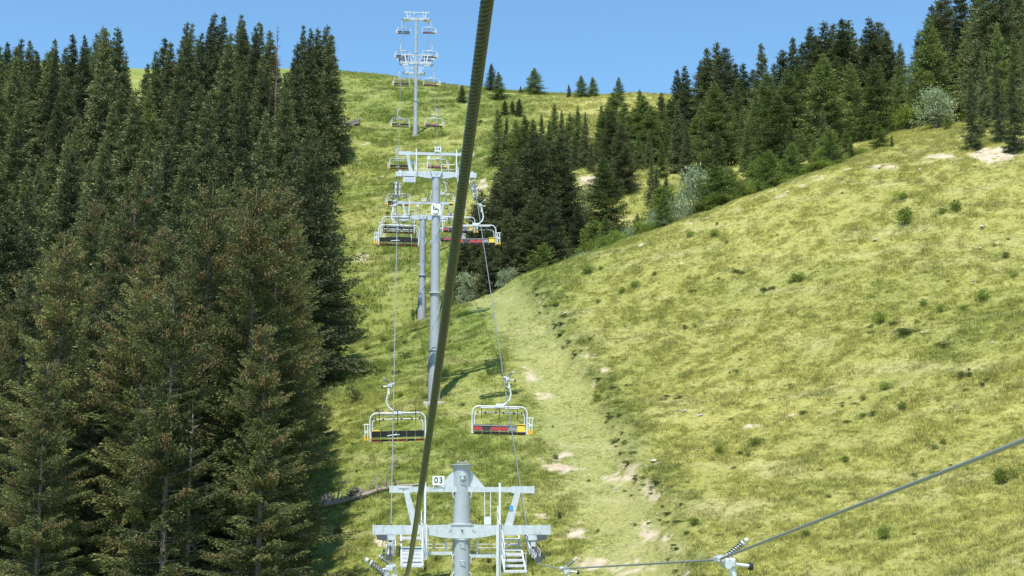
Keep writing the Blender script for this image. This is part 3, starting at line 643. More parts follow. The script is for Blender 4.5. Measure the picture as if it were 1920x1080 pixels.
# --- single trees on the open upper slope: px, top, base, variant, label
ISO = [(921, 118, 172, 'dark', 'left one of the tall pair of spruces on the crest right of the cable'), (935, 133, 187, 'green', 'front spruce of the pair on the crest right of the cable'),
       (1002, 126, 177, 'green', 'broad lone spruce on the crest between two groups'), (976, 160, 177, 'green', 'tiny spruce at the left foot of the broad lone spruce'),
       (1067, 157, 183, 'dark', 'small dark spruce on the crest with its pale trunk showing'), (1090, 140, 184, 'green', 'left spruce of the touching pair on the crest'),
       (1112, 143, 182, 'green', 'right spruce of the touching pair on the crest'), (947, 186, 219, 'dark', 'left spruce of the low clump below the crest pair'),
       (961, 188, 218, 'dark', 'middle spruce of the low clump below the crest pair'), (973, 183, 219, 'dark', 'right spruce of the low clump below the crest pair'),
       (866, 158, 192, 'dark', 'small spruce right beside the near cable below the crest'), (1160, 143, 200, 'green', 'pointed spruce at the left end of the right wood skyline'), (1200, 166, 210, 'green', 'spruce just under the skyline beside the pointed spruce')]
PICK = {'green': right_var, 'dark': dark_var, 'young': young_var, 'far': far_var}
for i, (px, ty, by, k, lab) in enumerate(ISO):
    b = hit(px, by, 190, 345); h = P(px, ty, b.y).z-b.z
    wid = {0: .8, 1: 1.1, 2: 1.5, 3: .9, 4: 1.1, 5: 1.25, 6: 1.3, 7: 1.5, 8: 1.3, 9: 1.4, 10: 1.5}.get(i, 1.0)
    v = PICK[k][i % 3]
    tree(v, b.x, b.y, h, lab, None, 1.35*wid*(.85 if k == 'dark' else 1)*(1.0 if i else 1.6)); taken.append((b.x, b.y))
# low clumps at the middle of the upper slope
G_M = 'green spruces of the clumps on the upper slope'
for i, (px, ty, by) in enumerate([(934, 229, 312), (950, 240, 318), (968, 222, 322), (985, 214, 325), (1000, 222, 322), (1016, 238, 318), (1040, 216, 300), (1054, 224, 305), (1069, 210, 304), (1084, 214, 308), (1030, 245, 312), (1098, 232, 315), (1078, 244, 320), (1062, 250, 318)]):
    b = hit(px, by, 180, 320); h = P(px, ty, b.y).z-b.z; taken.append((b.x, b.y))
    tree(right_var[i % 5], b.x, b.y, h, 'green spruce in the left clump on the upper slope' if px < 1025 else 'green spruce in the right clump on the upper slope', 'left clump spruces' if px < 1025 else 'right clump spruces', 1.5)
# big dark spruces behind the near crest
for i, (px, ty, d, w) in enumerate([(870, 415, 160, .8), (888, 380, 164, .8), (905, 352, 168, .85), (925, 335, 166, .9), (942, 300, 170, .9), (962, 300, 164, .9), (984, 268, 170, .9), (1006, 244, 166, 1.0), (1026, 262, 172, .95), (1046, 252, 168, .95), (1064, 300, 166, .9), (1084, 380, 162, .8),
                                    (1146, 205, 186, 1.0), (1165, 228, 182, 1.0), (1182, 250, 188, .9), (1000, 350, 157, .9), (950, 390, 156, .85), (1035, 360, 156, .8), (915, 420, 154, .8)]):
    p = P(px, ty, d); taken.append((p.x, p.y))
    place_top(px, ty, d, dark_var[i % 3], 'large brownish dark spruce of the group right of the near pylon' if px < 1100 else 'large dark spruce standing over the brown bank', 'dark spruces right of the near pylon' if px < 1100 else 'dark spruces over the brown bank', w*1.5, 6, 30)
# right wood skyline
SKR = [(1240, 172, 240), (1269, 130, 232), (1286, 122, 226), (1312, 112, 238), (1326, 88, 236), (1345, 76, 240), (1362, 88, 232), (1378, 116, 228), (1396, 118, 240), (1412, 128, 245), (1427, 78, 225), (1452, 118, 240), (1470, 92, 226), (1487, 66, 222), (1505, 78, 232), (1521, 46, 222),
       (1534, 64, 228), (1547, 38, 220), (1561, 43, 226), (1577, 37, 218), (1589, 37, 224), (1604, 78, 230), (1618, 66, 222), (1634, 32, 214), (1648, 36, 220), (1663, 55, 214), (1688, 80, 205), (1722, 60, 190), (1742, 8, 178), (1756, 0, 184), (1772, -18, 176)]
for i, (px, py, d) in enumerate(SKR):
    p = P(px, py, d); taken.append((p.x, p.y))
    place_top(px, py, d, (far_var if i % 3 else dark_var)[i % 3], 'dark skyline spruce of the right wood, %s tip counted from the left' % ordw(i+1), 'skyline spruces of the right wood', rs.uniform(1.1, 1.6), 8, 30)
for i, (px, py, d, w) in enumerate([(1800, -60, 166, 1.0), (1826, -40, 158, 1.0), (1846, -90, 152, 1.05), (1880, -70, 150, 1.0), (1905, -110, 156, 1.0), (1935, -60, 148, 1.0), (1865, 40, 146, .8), (1900, 60, 143, .8), (1810, 30, 162, .9), (1785, 60, 170, .9), (1930, 90, 140, .7), (1840, 90, 140, .8), (1868, 110, 139, .7), (1895, 120, 138, .8), (1915, 60, 139, .8), (1815, 120, 150, .8)]):
    p = P(px, py, d); taken.append((p.x, p.y))
    place_top(px, py, d, (far_var+right_var)[i % 11], 'very tall dark spruce at the top right edge above the scree', 'tall spruces above the scree', w, 8, 36)
rcap = lambda px: float(np.interp(px, [1100, 1130, 1160, 1200, 1240, 1265, 1290, 1330, 1350, 1395, 1410, 1427, 1450, 1485, 1510, 1546, 1590, 1610, 1635, 1662, 1690, 1710, 1730, 1760, 1960],
                                     [260, 215, 165, 178, 188, 140, 132, 95, 88, 128, 140, 95, 135, 82, 75, 50, 50, 90, 45, 62, 95, 110, 60, 10, -80]))
cresty = lambda px: float(np.interp(px, [620, 800, 960, 1180, 1380, 1560, 1750, 1920], [650, 600, 532, 450, 372, 317, 287, 258]))
for i, (px, ty, d, w) in enumerate([(1128, 222, 214, 1.3), (1140, 196, 212, 1.4), (1152, 172, 214, 1.3), (1170, 190, 208, 1.4), (1188, 200, 212, 1.4), (1206, 178, 210, 1.4), (1222, 196, 206, 1.5), (1240, 206, 212, 1.4), (1256, 184, 216, 1.4), (1250, 236, 204, 1.4), (1216, 240, 200, 1.4), (1196, 246, 198, 1.3),
                                   (1128, 262, 200, 1.3), (1272, 218, 212, 1.4), (1286, 236, 206, 1.4), (1304, 214, 212, 1.3), (1322, 232, 202, 1.4), (1345, 226, 204, 1.4), (1370, 238, 196, 1.4), (1398, 236, 200, 1.4), (1240, 262, 198, 1.2), (1108, 262, 212, 1.2)]):
    p = P(px, ty, d); taken.append((p.x, p.y)); place_top(px, ty, d, right_var[i % 5], 'mid green spruce of the broad block left of the right wood', 'green block spruces', w*rs.uniform(1.1, 1.4), 5, 15)
cnt = 0
for _ in range(5000):
    px = rs.uniform(1105, 1960); lo = 160 if px < 1400 else 152; d = math.sqrt(rs.uniform(lo**2, 262**2))
    if px < 1130 and d < 205: continue
    if px < 1270 and d > 218: continue
    if 1195 < px < 1262 and 178 < d < 200: continue
    if 1090 < px < 1150 and 170 < d < 204: continue
    p = P(px, 300, d)
    if 1262 < px < 1345 and d < 178: continue
    if 1560 < px < 1830 and d < 160: continue
    if not free(p.x, p.y, 5.2 if d < 200 else 7.4): continue
    g = H1(p.x, p.y); hm = rs.uniform(5, 13) if d < 205 else rs.uniform(11, 21)
    if px > 1700: hm *= 1.25
    h = min(P(px, rcap(px)+rs.uniform(8, 60), d).z-g, hm)
    if h < 5: continue
    v = right_var[rs.randrange(5)] if (d < 215 or rs.random() < .5) else far_var[rs.randrange(6)]
    tree(v, p.x, p.y, h, 'mid green spruce in the lower ranks of the right wood' if d < 205 else 'spruce in the upper ranks of the right wood', 'lower spruces of the right wood' if d < 205 else 'upper spruces of the right wood', rs.uniform(1.2, 1.8)); cnt += 1
print('right fill', cnt); cnt = 0
# young trees just behind the crest
for (px, ty, d, w, lab) in [(1648, 231, 146, 1.25, 'bright young spruce alone on the grass at the right wood edge'), (1672, 250, 148, 1.0, 'darker young spruce touching the bright one at the wood edge'), (1838, 214, 134, 1.1, 'small dark spruce at the foot of the tall trees above the scree'),
                            (1718, 170, 168, 1.2, 'young spruce left of the pale rowan'), (1775, 215, 158, .9, 'little spruce on the grass right of the pale rowan')]:
    p = P(px, ty, d); taken.append((p.x, p.y)); place_top(px, ty, d, (young_var[1] if 'dark' not in lab else right_var[1]), lab, None, w, 1.5, 12, 'young_spruce')
for _ in range(1500):
    px = rs.uniform(1000, 1600); d0 = float(np.interp(px, [960, 1180, 1380, 1560], [148, 142, 138, 135])); d = d0+rs.uniform(4, 20)
    p = P(px, 300, d)
    if 1255 < px < 1340: continue
    if not free(p.x, p.y, 2.6): continue
    g = H1(p.x, p.y); h = P(px, cresty(px)-rs.uniform(12, 78), d).z-g
    if not 1.5 < h < 8.5: continue
    tree(young_var[rs.randrange(3)] if rs.random() < .55 else right_var[rs.randrange(5)], p.x, p.y, h, 'young green spruce just behind the crest of the near meadow', 'young spruces behind the meadow crest', rs.uniform(1.0, 1.6), 'young_spruce'); cnt += 1
print('young', cnt, 'trees', NT)

# beyond the 300 largest spruces the rest become one mass
bpy.context.view_layer.update()
allsp = [o for o in COL.objects if o.name.startswith('spruce_tree') and o.type == 'EMPTY']
def apparent(o):
    x_, y_ = topix(o.location.x, o.location.y, o.location.z+o.scale.z*8); k_ = 1.0 if -40 < x_ < 1960 else .2
    return o.scale.z*(20 if 'wood' not in o.get('group', '') else 12)/o.location.y*k_ + (10 if 'group' not in o or 'skyline' in o['group'] else 0)
allsp.sort(key=apparent, reverse=True); rest = allsp[296:]
if rest:
    srcs = [far_var[0], far_var[3], right_var[1], right_var[3]]; vs = []; fs = []; var_ = []; tint = []; mats = [M_bark, M_farsp, M_rightsp]; mi = []; off = 0
    for k, (cr, tr_, cm_, H_) in enumerate(srcs):
        for me_, mt in ((tr_, 0), (cr, 1 if k < 2 else 2)):
            n_ = len(me_.vertices); co = np.empty(n_*3, np.float32); me_.vertices.foreach_get('co', co); vs.append(co.reshape(-1, 3)/H_)
            li = np.empty(len(me_.loops), np.int32); me_.loops.foreach_get('vertex_index', li); fs.append(li.reshape(-1, 4)+off); mi.append(np.full(len(li)//4, mt)); var_.append(np.full(n_, k+1))
            tt = np.zeros(n_, np.float32)
            if mt: me_.attributes['tint'].data.foreach_get('value', tt)
            tint.append(tt); off += n_
    pts = np.array([tuple(o.location) for o in rest], np.float32); m = len(pts); hs = np.array([o.scale.z*(20 if o.location.y > 205 else 15) for o in rest], np.float32)
    V_ = np.vstack(vs+[pts]); F_ = np.vstack(fs); me = np_mesh('distant_spruces', V_, F_, M_bark, False, [('tint', 'POINT', np.concatenate(tint+[np.zeros(m)])), ('scl', 'POINT', np.concatenate([np.ones(off), hs])), ('rz', 'POINT', np.concatenate([np.zeros(off), np.random.default_rng(3).uniform(0, 6.28, m)]))])
    a_ = me.attributes.new('var', 'INT', 'POINT'); a_.data.foreach_set('value', np.concatenate(var_+[np.zeros(m)]).astype(np.int32))
    me.materials.append(M_farsp); me.materials.append(M_rightsp); me.polygons.foreach_set('material_index', np.concatenate(mi).astype(np.int32))
    sp = link('distant_spruces', me); scatter_nodes(sp, 4); tag(sp, 'remaining small spruces filling the ranks of both woods', 'trees', kind='stuff')
    for o in rest:
        for c_ in list(o.children): bpy.data.objects.remove(c_)
        bpy.data.objects.remove(o)
    print('massed spruces', m)

# ------------------------------------------------------------------ leafy shrubs and pale trees
def leafy(seed, w, h, n, leaf, mat, lumps=9, gap=.35):
    r = np.random.default_rng(seed); Cn = []
    for i in range(lumps):
        a = r.uniform(0, 6.28); rr = math.sqrt(r.random())*.62; Cn.append((math.cos(a)*rr*w/2, math.sin(a)*rr*w/2, h*(.25+.6*r.random()*(1-.5*rr)), r.uniform(.2, .36)*min(w, h*1.2)))
    Cn = np.array(Cn); k = r.integers(0, lumps, n); D = r.normal(0, 1, (n, 3)); D /= np.linalg.norm(D, axis=1)[:, None]; D[:, 2] = np.abs(D[:, 2])*.9-.15
    B = Cn[k, :3]+D*(Cn[k, 3]*(.45+.6*r.random(n)))[:, None]; B += r.normal(0, leaf*.5, B.shape); lo_ = r.random(n) < .25; B[:, 2] = np.where(lo_, B[:, 2]*.45, B[:, 2]); B[:, 2] = np.maximum(B[:, 2], leaf*.3)
    keep = fbm(B[:, 0]/(w*.16)+B[:, 2]/(w*.2), B[:, 1]/(w*.16), seed, 2) > -gap; B, D = B[keep], D[keep]; m = len(B)
    D2 = D+r.normal(0, .6, D.shape)+[0, 0, .3]; D2 /= np.linalg.norm(D2, axis=1)[:, None]
    V, F, T = rhombi(B, D2, leaf*r.uniform(.7, 1.4, m), leaf*.6*r.uniform(.7, 1.3, m), r.uniform(0, 3.14, m), np.clip(r.normal(.5, .28, m), 0, 1))
    cr = np_mesh('foliage', V, F, mat, False, [('tint', 'POINT', T)])
    mb = MB()
    for i in range(lumps):
        c = Cn[i]; mb.tube([(0, 0, -.15), (c[0]*.35, c[1]*.35, c[2]*.5), (c[0], c[1], c[2])], [.014*h, .010*h, .004*h], 5, False)
    return cr, mb.mesh('stems', M_bark), w, h
sh_green = [leafy(600+i, 1.5, .9, 900, .10, M_shrub) for i in range(3)]
sh_dark = [leafy(620+i, 1.5, .8, 1100, .09, M_dkshrub) for i in range(3)]
sh_pale = [leafy(640+i, 4.0, 3.8, 4200, .17, M_pale, 12, .2) for i in range(3)]
sh_big = [leafy(660+i, 3.2, 3.0, 3600, .16, M_shrub, 12, .3) for i in range(2)]
def shrub(var, px, py, wpx, label, group=None, tall=1.0, lo=52, hi=400, name='shrub', cat='shrub'):
    b = hit(px, py, lo, hi); s = wpx/FPX*b.y/var[2]
    o = empty(name, (b.x, b.y, b.z-.03), random.uniform(0, 6.28), (s, s, s*tall)); tag(o, label, cat, group); link('stems', var[1], o); link('foliage', var[0], o); return o
GS = [(1100, 516, 34, 'bright shrub on the meadow just below the crest, beside a smaller one'), (1127, 507, 16, 'small round shrub just right of the bright crest shrub'),
      (1697, 420, 56, 'wide bright shrub high on the right meadow'), (1790, 398, 40, 'shrub patch right of the wide bright one, high on the meadow'), (1765, 402, 26, 'small shrub between the wide bright shrub and its right neighbour'), (1690, 378, 40, 'low shrub above the wide bright one near the scree'),
      (1497, 528, 42, 'bushy shrub on the dark ledge of the middle meadow'), (1845, 566, 56, 'wide shrub near the right edge, halfway down the meadow'), (1766, 586, 30, 'upright shrub left of the wide one near the right edge'), (1730, 578, 30, 'yellowish shrub at the left end of the right-edge shrubs'),
      (1805, 582, 26, 'small shrub between the upright and the wide shrub at the right edge'), (1192, 540, 34, 'shrub at the right end of the row below the crest'), (1165, 552, 26, 'middle shrub of the row below the crest'), (1120, 568, 22, 'leafy shrub at the left end of the row below the crest'),
      (1650, 605, 46, 'low yellow green shrub in the middle of the right meadow'), (1660, 732, 36, 'bright shrub above the broken ledge on the right'), (1620, 752, 20, 'small bright shrub left of the ledge shrub'), (1885, 906, 60, 'wide bright shrub at the lower right edge'), (1662, 1010, 50, 'lush plant low on the right meadow above the cable'),
      (1420, 838, 40, 'bright shrub below the rocky ledge'), (1350, 852, 30, 'small shrub left of the one below the rocky ledge'), (1690, 770, 34, 'yellowish plant on the ledge right of the lush shrub'), (1900, 520, 22, 'small shrub at the very right edge of the upper meadow'), (1300, 985, 30, 'small shrub low on the meadow left of the cable grip'),
      (1770, 835, 24, 'little plant in the lower right meadow'), (1510, 1010, 30, 'low plant near the bottom right of centre'), (1585, 870, 26, 'little bright plant in the lower middle meadow'), (1340, 445, 30, 'pair of low shrubs under the crest'), (1292, 447, 30, 'left neighbour of the low shrubs under the crest')]
for i, (px, py, w, lab) in enumerate(GS): shrub(sh_green[i % 3], px, py, w*.9, lab, None, random.uniform(.8, 1.15), 52, 150)
DS = [(661, 756, 44, 1.5, 'round dark bush beside the left rope above the first chair'), (654, 586, 38, .7, 'flat dark juniper below the wood edge'), (675, 590, 20, .6, 'small juniper right of the flat one'), (760, 672, 30, .9, 'dark bush beside the rope shadow'), (742, 702, 24, .7, 'low bush left of the pylon foot'),
      (1885, 488, 20, 1.3, 'small round dark bush near the right edge of the meadow'), (1270, 416, 18, 1.1, 'dark tuft right at the meadow crest'), (1440, 548, 30, .5, 'flat dark heath on the ledge left of the bushy shrub'), (1505, 780, 22, .9, 'dark little bush on the broken ledge'), (1380, 700, 14, 1.1, 'tiny dark bush alone on the middle meadow'),
      (1483, 728, 12, 1.2, 'tiny dark bush alone in the lower middle meadow'), (1285, 620, 14, 1.3, 'tiny upright bush in the middle of the meadow'), (1750, 845, 26, .8, 'dark bush in the lower right meadow'), (1810, 708, 34, .6, 'flat dark heath near the right ledge'), (1700, 628, 60, .35, 'long dark patch of heath on the right meadow'), (1780, 650, 60, .3, 'dark heath patch below the long one'),
      (1047, 975, 18, 1.6, 'upright thistle right of the near pylon top'), (1043, 862, 16, 1.2, 'small tuft above the bare earth patch'), (820, 1055, 20, 1.2, 'small dark bush between the cable and the near pylon'), (890, 1045, 22, 1.2, 'dark bush right of the near pylon shaft'), (916, 1058, 14, 1.4, 'tiny dark bush next to the stair platform'), (752, 1048, 40, 1.1, 'dark bush behind the lowest left grip'),
      (632, 1005, 26, .9, 'bush at the foot of the edge spruce below the fallen trunk'), (910, 855, 14, 1.0, 'tuft under the right-hand chair'), (631, 835, 14, 1.2, 'little bush at the wood edge above the fallen trunk'), (648, 505, 14, .9, 'tiny bush at the wood edge on the far slope'), (899, 232, 20, .8, 'dark low bush on the upper slope right of the cable'), (913, 272, 13, 1.1, 'small dark bush below the low one on the upper slope'),
      (862, 350, 30, 1.4, 'dark bush behind the pylon crossarm'), (760, 645, 14, 1.0, 'small bush left of the pylon shaft'), (845, 612, 8, 1.6, 'tiny sapling right of the pylon on the slope')]
for i, (px, py, w, tl, lab) in enumerate(DS): shrub(sh_dark[i % 3], px, py, w, lab, None, tl, 52, 400)
for i in range(14):
    px, py = [(690, 655), (660, 662), (640, 668), (716, 700), (700, 692), (686, 700), (664, 706), (642, 712), (624, 716), (752, 745), (736, 660), (720, 640), (655, 790), (640, 690)][i]
    shrub(sh_green[i % 3], px, py, random.uniform(14, 34), 'low yellow green plants in the rows left of the pylon foot', 'low plants left of the pylon foot', .6, 52, 160)
PT = [(1305, 352, 96, .52, 152, 'pale silvery willow standing free in front of the right wood'), (1283, 410, 70, .7, 147, 'pale willow lower down behind the meadow crest'), (1100, 385, 44, 1.1, 172, 'whitish shrub under the brown bank'), (1228, 420, 40, .8, 150, 'grey green bush left of the lower willow'),
      (1160, 470, 60, .7, 148, 'long pale bush on the crest left of the willows'), (1100, 492, 40, .6, 150, 'low pale bush at the left end of the crest'), (1757, 236, 92, .85, 151, 'pale rowan in front of the tall trees on the right'), (1200, 455, 40, .8, 147, 'rounded pale bush on the crest below the willows'),
      (1590, 235, 34, .9, 176, 'whitish bush among the spruces of the right wood'), (1745, 180, 40, 1.2, 172, 'narrow pale top rising behind the rowan'), (950, 520, 44, .7, 152, 'grey bush behind the crest right of the cable'), (880, 540, 56, .7, 154, 'grey green bush behind the crest beside the cable')]
for i, (px, py, w, tl, d, lab) in enumerate(PT):
    b = P(px, py, d); v = sh_pale[i % 3]; s = w/FPX*d/v[2]
    top = P(px, py-w*.95*tl, d).z; gz = H1(b.x, b.y); hh = max(top-gz, 1.0)
    o = empty('pale_shrub', (b.x, b.y, gz-.05), random.uniform(0, 6.28), (s, s, hh/v[3])); tag(o, lab, 'shrub'); link('stems', v[1], o); link('foliage', v[0], o)
for i, (px, py, w, tl, d, lab) in enumerate([(1140, 470, 60, .9, 150, 'green bush behind the crest right of the dark spruces'), (1390, 395, 60, .9, 146, 'green bush behind the crest below the right wood'), (1075, 505, 50, .7, 152, 'green bush at the left end of the crest'), (1440, 360, 50, .9, 145, 'green bush right of the willows at the crest'),
                                            (1352, 392, 60, 1.0, 150, 'large green bush right of the free willow'), (1815, 230, 50, .8, 160, 'yellow green bush at the left of the tall dark spruces'), (1520, 345, 40, .8, 140, 'green bush on the crest left of the grass strip'), (840, 555, 40, .9, 156, 'green bush right behind the pylon shaft'), (1700, 232, 56, .9, 158, 'green bush left of the pale rowan'), (1725, 215, 50, 1.1, 164, 'round green bush touching the pale rowan on the left'),
    (1790, 240, 46, .8, 154, 'bush on the grass right of the pale rowan'), (1665, 215, 46, 1.0, 166, 'bush above the bright young spruce'), (1560, 300, 70, .5, 146, 'low spreading dark green bush at the left of the bright young spruce'), (1610, 296, 40, .6, 146, 'low bush touching the bright young spruce'),
    (1260, 430, 50, 1.0, 148, 'bright bush on the crest below the free willow'), (1215, 450, 46, .9, 147, 'bright bush on the crest left of the lower willow'), (1480, 345, 56, 1.0, 146, 'bright bush on the crest under the right wood'), (1415, 372, 50, 1.0, 144, 'rounded bright bush on the crest right of the large one'), (1105, 490, 50, 1.1, 153, 'bright bush below the whitish shrub')]):
    b = P(px, py, d); v = sh_big[i % 2]; s = w/FPX*d/v[2]; gz = H1(b.x, b.y); hh = min(max(P(px, py-w*.8*tl, d).z-gz, .8), 4.5)
    o = empty('leafy_bush', (b.x, b.y, gz-.05), random.uniform(0, 6.28), (s, s, hh/v[3])); tag(o, lab, 'bush'); link('stems', v[1], o); link('foliage', v[0], o)

# dark heath along the broken bank and scattered over the meadow
def along(poly, n, r):
    out = []
    for _ in range(n):
        k = r.randrange(len(poly)-1); t_ = r.random(); out.append((poly[k][0]+(poly[k+1][0]-poly[k][0])*t_, poly[k][1]+(poly[k+1][1]-poly[k][1])*t_))
    return out
r_ = random.Random(31)
for (px, py) in along(BANK, 90, r_):
    shrub((sh_dark+sh_green)[r_.randrange(6)], px+r_.uniform(-4, 70)*r_.random(), py+r_.uniform(-16, 16), r_.uniform(7, 30), 'dark heath tuft on the broken bank right of the track', 'heath on the bank of the track', r_.uniform(.25, .5), 52, 150, 'heath_tuft', 'heath')
LEDGES = [((1360, 880), (1520, 780), (1620, 745)), ((1330, 445), (1440, 545), (1510, 520)), ((1560, 800), (1720, 760), (1900, 700)), ((1240, 760), (1330, 720)), ((1180, 930), (1300, 900)), ((1620, 620), (1760, 600)), ((1280, 560), (1400, 500)), ((1700, 900), (1860, 860))]
for L_ in LEDGES:
    for (px, py) in along(L_, 9, r_):
        shrub((sh_dark+sh_green)[r_.randrange(5)], px+r_.uniform(-14, 14), py+r_.uniform(-7, 7), r_.uniform(8, 26), 'low heath tuft on a little ledge of the meadow', 'heath on the meadow ledges', r_.uniform(.3, .7), 52, 150, 'heath_tuft', 'heath')
for _ in range(60):
    px, py = r_.uniform(1000, 1915), r_.uniform(330, 1075)
    if py < float(np.interp(px, [960, 1180, 1380, 1560, 1750, 1920], [550, 470, 392, 337, 307, 300])) : continue
    shrub((sh_dark+sh_green)[r_.randrange(6)], px, py, r_.uniform(5, 15), 'tiny tuft standing out of the meadow grass', 'tiny tufts in the meadow', r_.uniform(.5, 1.1), 52, 150, 'meadow_tuft', 'plant')
for _ in range(46):
    px, py = r_.uniform(630, 880), r_.uniform(200, 1060)
    shrub((sh_dark+sh_green)[r_.randrange(6)], px, py, r_.uniform(4, 13), 'tiny tuft on the cleared strip under the lift', 'tiny tufts under the lift', r_.uniform(.5, 1.1), 52, 340, 'meadow_tuft', 'plant')

r_ = random.Random(77)
for k_ in range(44):
    px = 985+k_*13+r_.uniform(-5, 5); d0 = float(np.interp(px, [960, 1180, 1380, 1560], [148, 142, 138, 135])); d = d0+r_.uniform(3.5, 8); kind = r_.choice([0, 0, 1]) if px < 1330 else 0
    v = (sh_big, sh_pale)[kind][k_ % 2]; b = P(px, 400, d); gz = H1(b.x, b.y); hh = P(px, cresty(px)-r_.uniform(8, 34)*(1 if px < 1400 else .7), d).z-gz
    if not .4 < hh < 6: continue
    w_ = r_.uniform(1.6, 3.4); s_ = w_/v[2]; o = empty('fringe_bush', (b.x, b.y, gz-.1), r_.uniform(0, 6.28), (s_, s_, hh/v[3]))
    tag(o, 'rounded green bush in the fringe along the meadow crest' if not kind else 'silvery bush in the fringe along the meadow crest', 'bush', 'green fringe bushes' if not kind else 'silvery fringe bushes'); link('stems', v[1], o); link('foliage', v[0], o)

# ------------------------------------------------------------------ stones
def rockmesh(seed):
    import bmesh
    bm = bmesh.new(); bmesh.ops.create_icosphere(bm, subdivisions=2, radius=.5); r = random.Random(seed); n = [Vector((r.gauss(0, 1), r.gauss(0, 1), r.gauss(0, 1))).normalized() for _ in range(9)]; h = [r.uniform(.24, .42) for _ in n]
    for v in bm.verts:
        for a, b in zip(n, h):
            q = v.co.dot(a)
            if q > b: v.co -= a*(q-b)
        v.co.z *= .6
    me = bpy.data.meshes.new('stone'); bm.to_mesh(me); bm.free(); me.materials.append(M_rock); return me
rocks = [rockmesh(i) for i in range(5)]
def rock(px, py, w, label, group=None, lo=52, hi=400, name='stone', dz=.1):
    b = hit(px, py, lo, hi); s = w/FPX*b.y; o = link(name, rocks[random.randrange(5)]); o.location = (b.x, b.y, b.z+s*dz); o.scale = (s, s*.8, s*.75); o.rotation_euler = (random.uniform(-.2, .2), random.uniform(-.2, .2), random.uniform(0, 6.28)); tag(o, label, 'stone', group)
for q in [(1283, 773, 13, 'white stone in the middle of the lower meadow'), (1312, 781, 14, 'flat pale stone right of the white one'), (1227, 868, 18, 'flat grey slab at the dark grass edge beside the track'), (1307, 846, 9, 'upper white pebble of the group under the ledge'), (1311, 859, 9, 'lower white pebble of the group under the ledge'),
          (1295, 858, 7, 'left white pebble of the group under the ledge'), (1061, 590, 11, 'pale stone at the upper bank of the track'), (1640, 452, 14, 'pale stone on the small dark ledge high on the meadow'), (1838, 467, 13, 'pale stone near the right edge of the upper meadow'), (1843, 430, 18, 'long grey stone high near the right edge'),
          (1826, 530, 10, 'grey stone beside the wide shrub at the right edge'), (1459, 469, 6, 'tiny white stone in the upper middle meadow'), (1565, 504, 8, 'little white stone right of the bushy shrub'), (1115, 667, 12, 'pale stone in the bank halfway down the track'), (1100, 700, 10, 'reddish pale stone at the track bank'),
          (1118, 752, 12, 'pale block at the lower bank of the track'), (668, 1012, 10, 'stone left of the near pylon arm'), (1729, 626, 9, 'small stone in the dark heath'), (1614, 654, 6, 'tiny pale stone in the middle of the right meadow'), (720, 745, 8, 'white stone left of the first chair hanger'), (890, 812, 7, 'pale stone between the two chairs'),
          (862, 820, 9, 'white stone right of the cable between the chairs'), (848, 852, 8, 'small white stone right of the cable')]:
    rock(*q[:3], q[3], None, 52, 160)
for i in range(46):
    k = i % 3; px, py = [(rs.uniform(1780, 1915), rs.uniform(272, 306)), (rs.uniform(1450, 1760), 0), (rs.uniform(980, 1240), rs.uniform(850, 1070))][k]
    if k == 1: py = cresty(px)+rs.uniform(6, 34)
    rock(px, py, rs.uniform(4, 10), ['pale stone of the scree at the top right of the meadow', 'pale stone scattered along the crest of the meadow', 'small stone in the worn earth of the track'][k], ['scree stones', 'stones along the meadow crest', 'stones in the worn track'][k], 52, 160)
# pale rock face between the trees on the left
p = hit(80, 300, 120, 330); e = link('rock_outcrop', rocks[1]); e.location = (p.x, p.y, p.z+.6); e.scale = (6, 4, 5); e.rotation_euler = (.2, .1, 1); tag(e, 'whitish rock outcrop low between the spruces at the far left', 'rock')

# ------------------------------------------------------------------ fallen trunk, brush pile, woodpile
a = hit(604, 958, 60, 150); b = hit(792, 914, 60, 150)
ft = empty('fallen_tree', a, 0); tag(ft, 'fallen grey dead spruce trunk with broken branches at the edge of the left wood', 'dead tree')
dv = b-a; Ld = dv.length; dn = dv.normalized(); mb = MB(); npt = 12
pts = []
for i in range(npt):
    q = a.lerp(b, i/(npt-1)); pts.append(Vector((q.x-a.x, q.y-a.y, H1(q.x, q.y)-a.z+.28+random.uniform(-.04, .05))))
mb.tube(pts, [.19-.010*i for i in range(npt)], 9); mb.build('trunk', M_dead, ft)
for i in range(40):
    t_ = random.uniform(.03, .95); q = pts[int(t_*(npt-1))]; up = random.uniform(.35, 1.3); sd_ = Vector((random.uniform(-.5, .5), random.uniform(-.9, .9), 0)); mb = MB()
    mb.tube([q, q+sd_*up*.5+Vector((0, 0, up*.35)), q+sd_*up+Vector((0, 0, up*random.uniform(-.2, .8)))], [.04, .028, .010], 5, False); mb.build('branch', M_dead, ft)
for px, sz in ((722, 1.5), (690, 1.0), (632, 1.2)):
    q = a.lerp(b, (px-604)/188.); q = Vector((q.x-a.x, q.y-a.y, H1(q.x, q.y)-a.z+.3)); mb = MB()
    mb.tube(bez([q, q+Vector((.15, 0, .7*sz)), q+Vector((.55, .1, 1.2*sz)), q+Vector((.95*sz, .1, 1.6*sz))], 9), [.07-.006*k for k in range(10)], 5, False)
    mb.tube([q+Vector((.4, .05, 1.0*sz)), q+Vector((.9, .2, 1.05*sz))], [.03, .01], 4, False); mb.build('upright_branch', M_dead, ft)
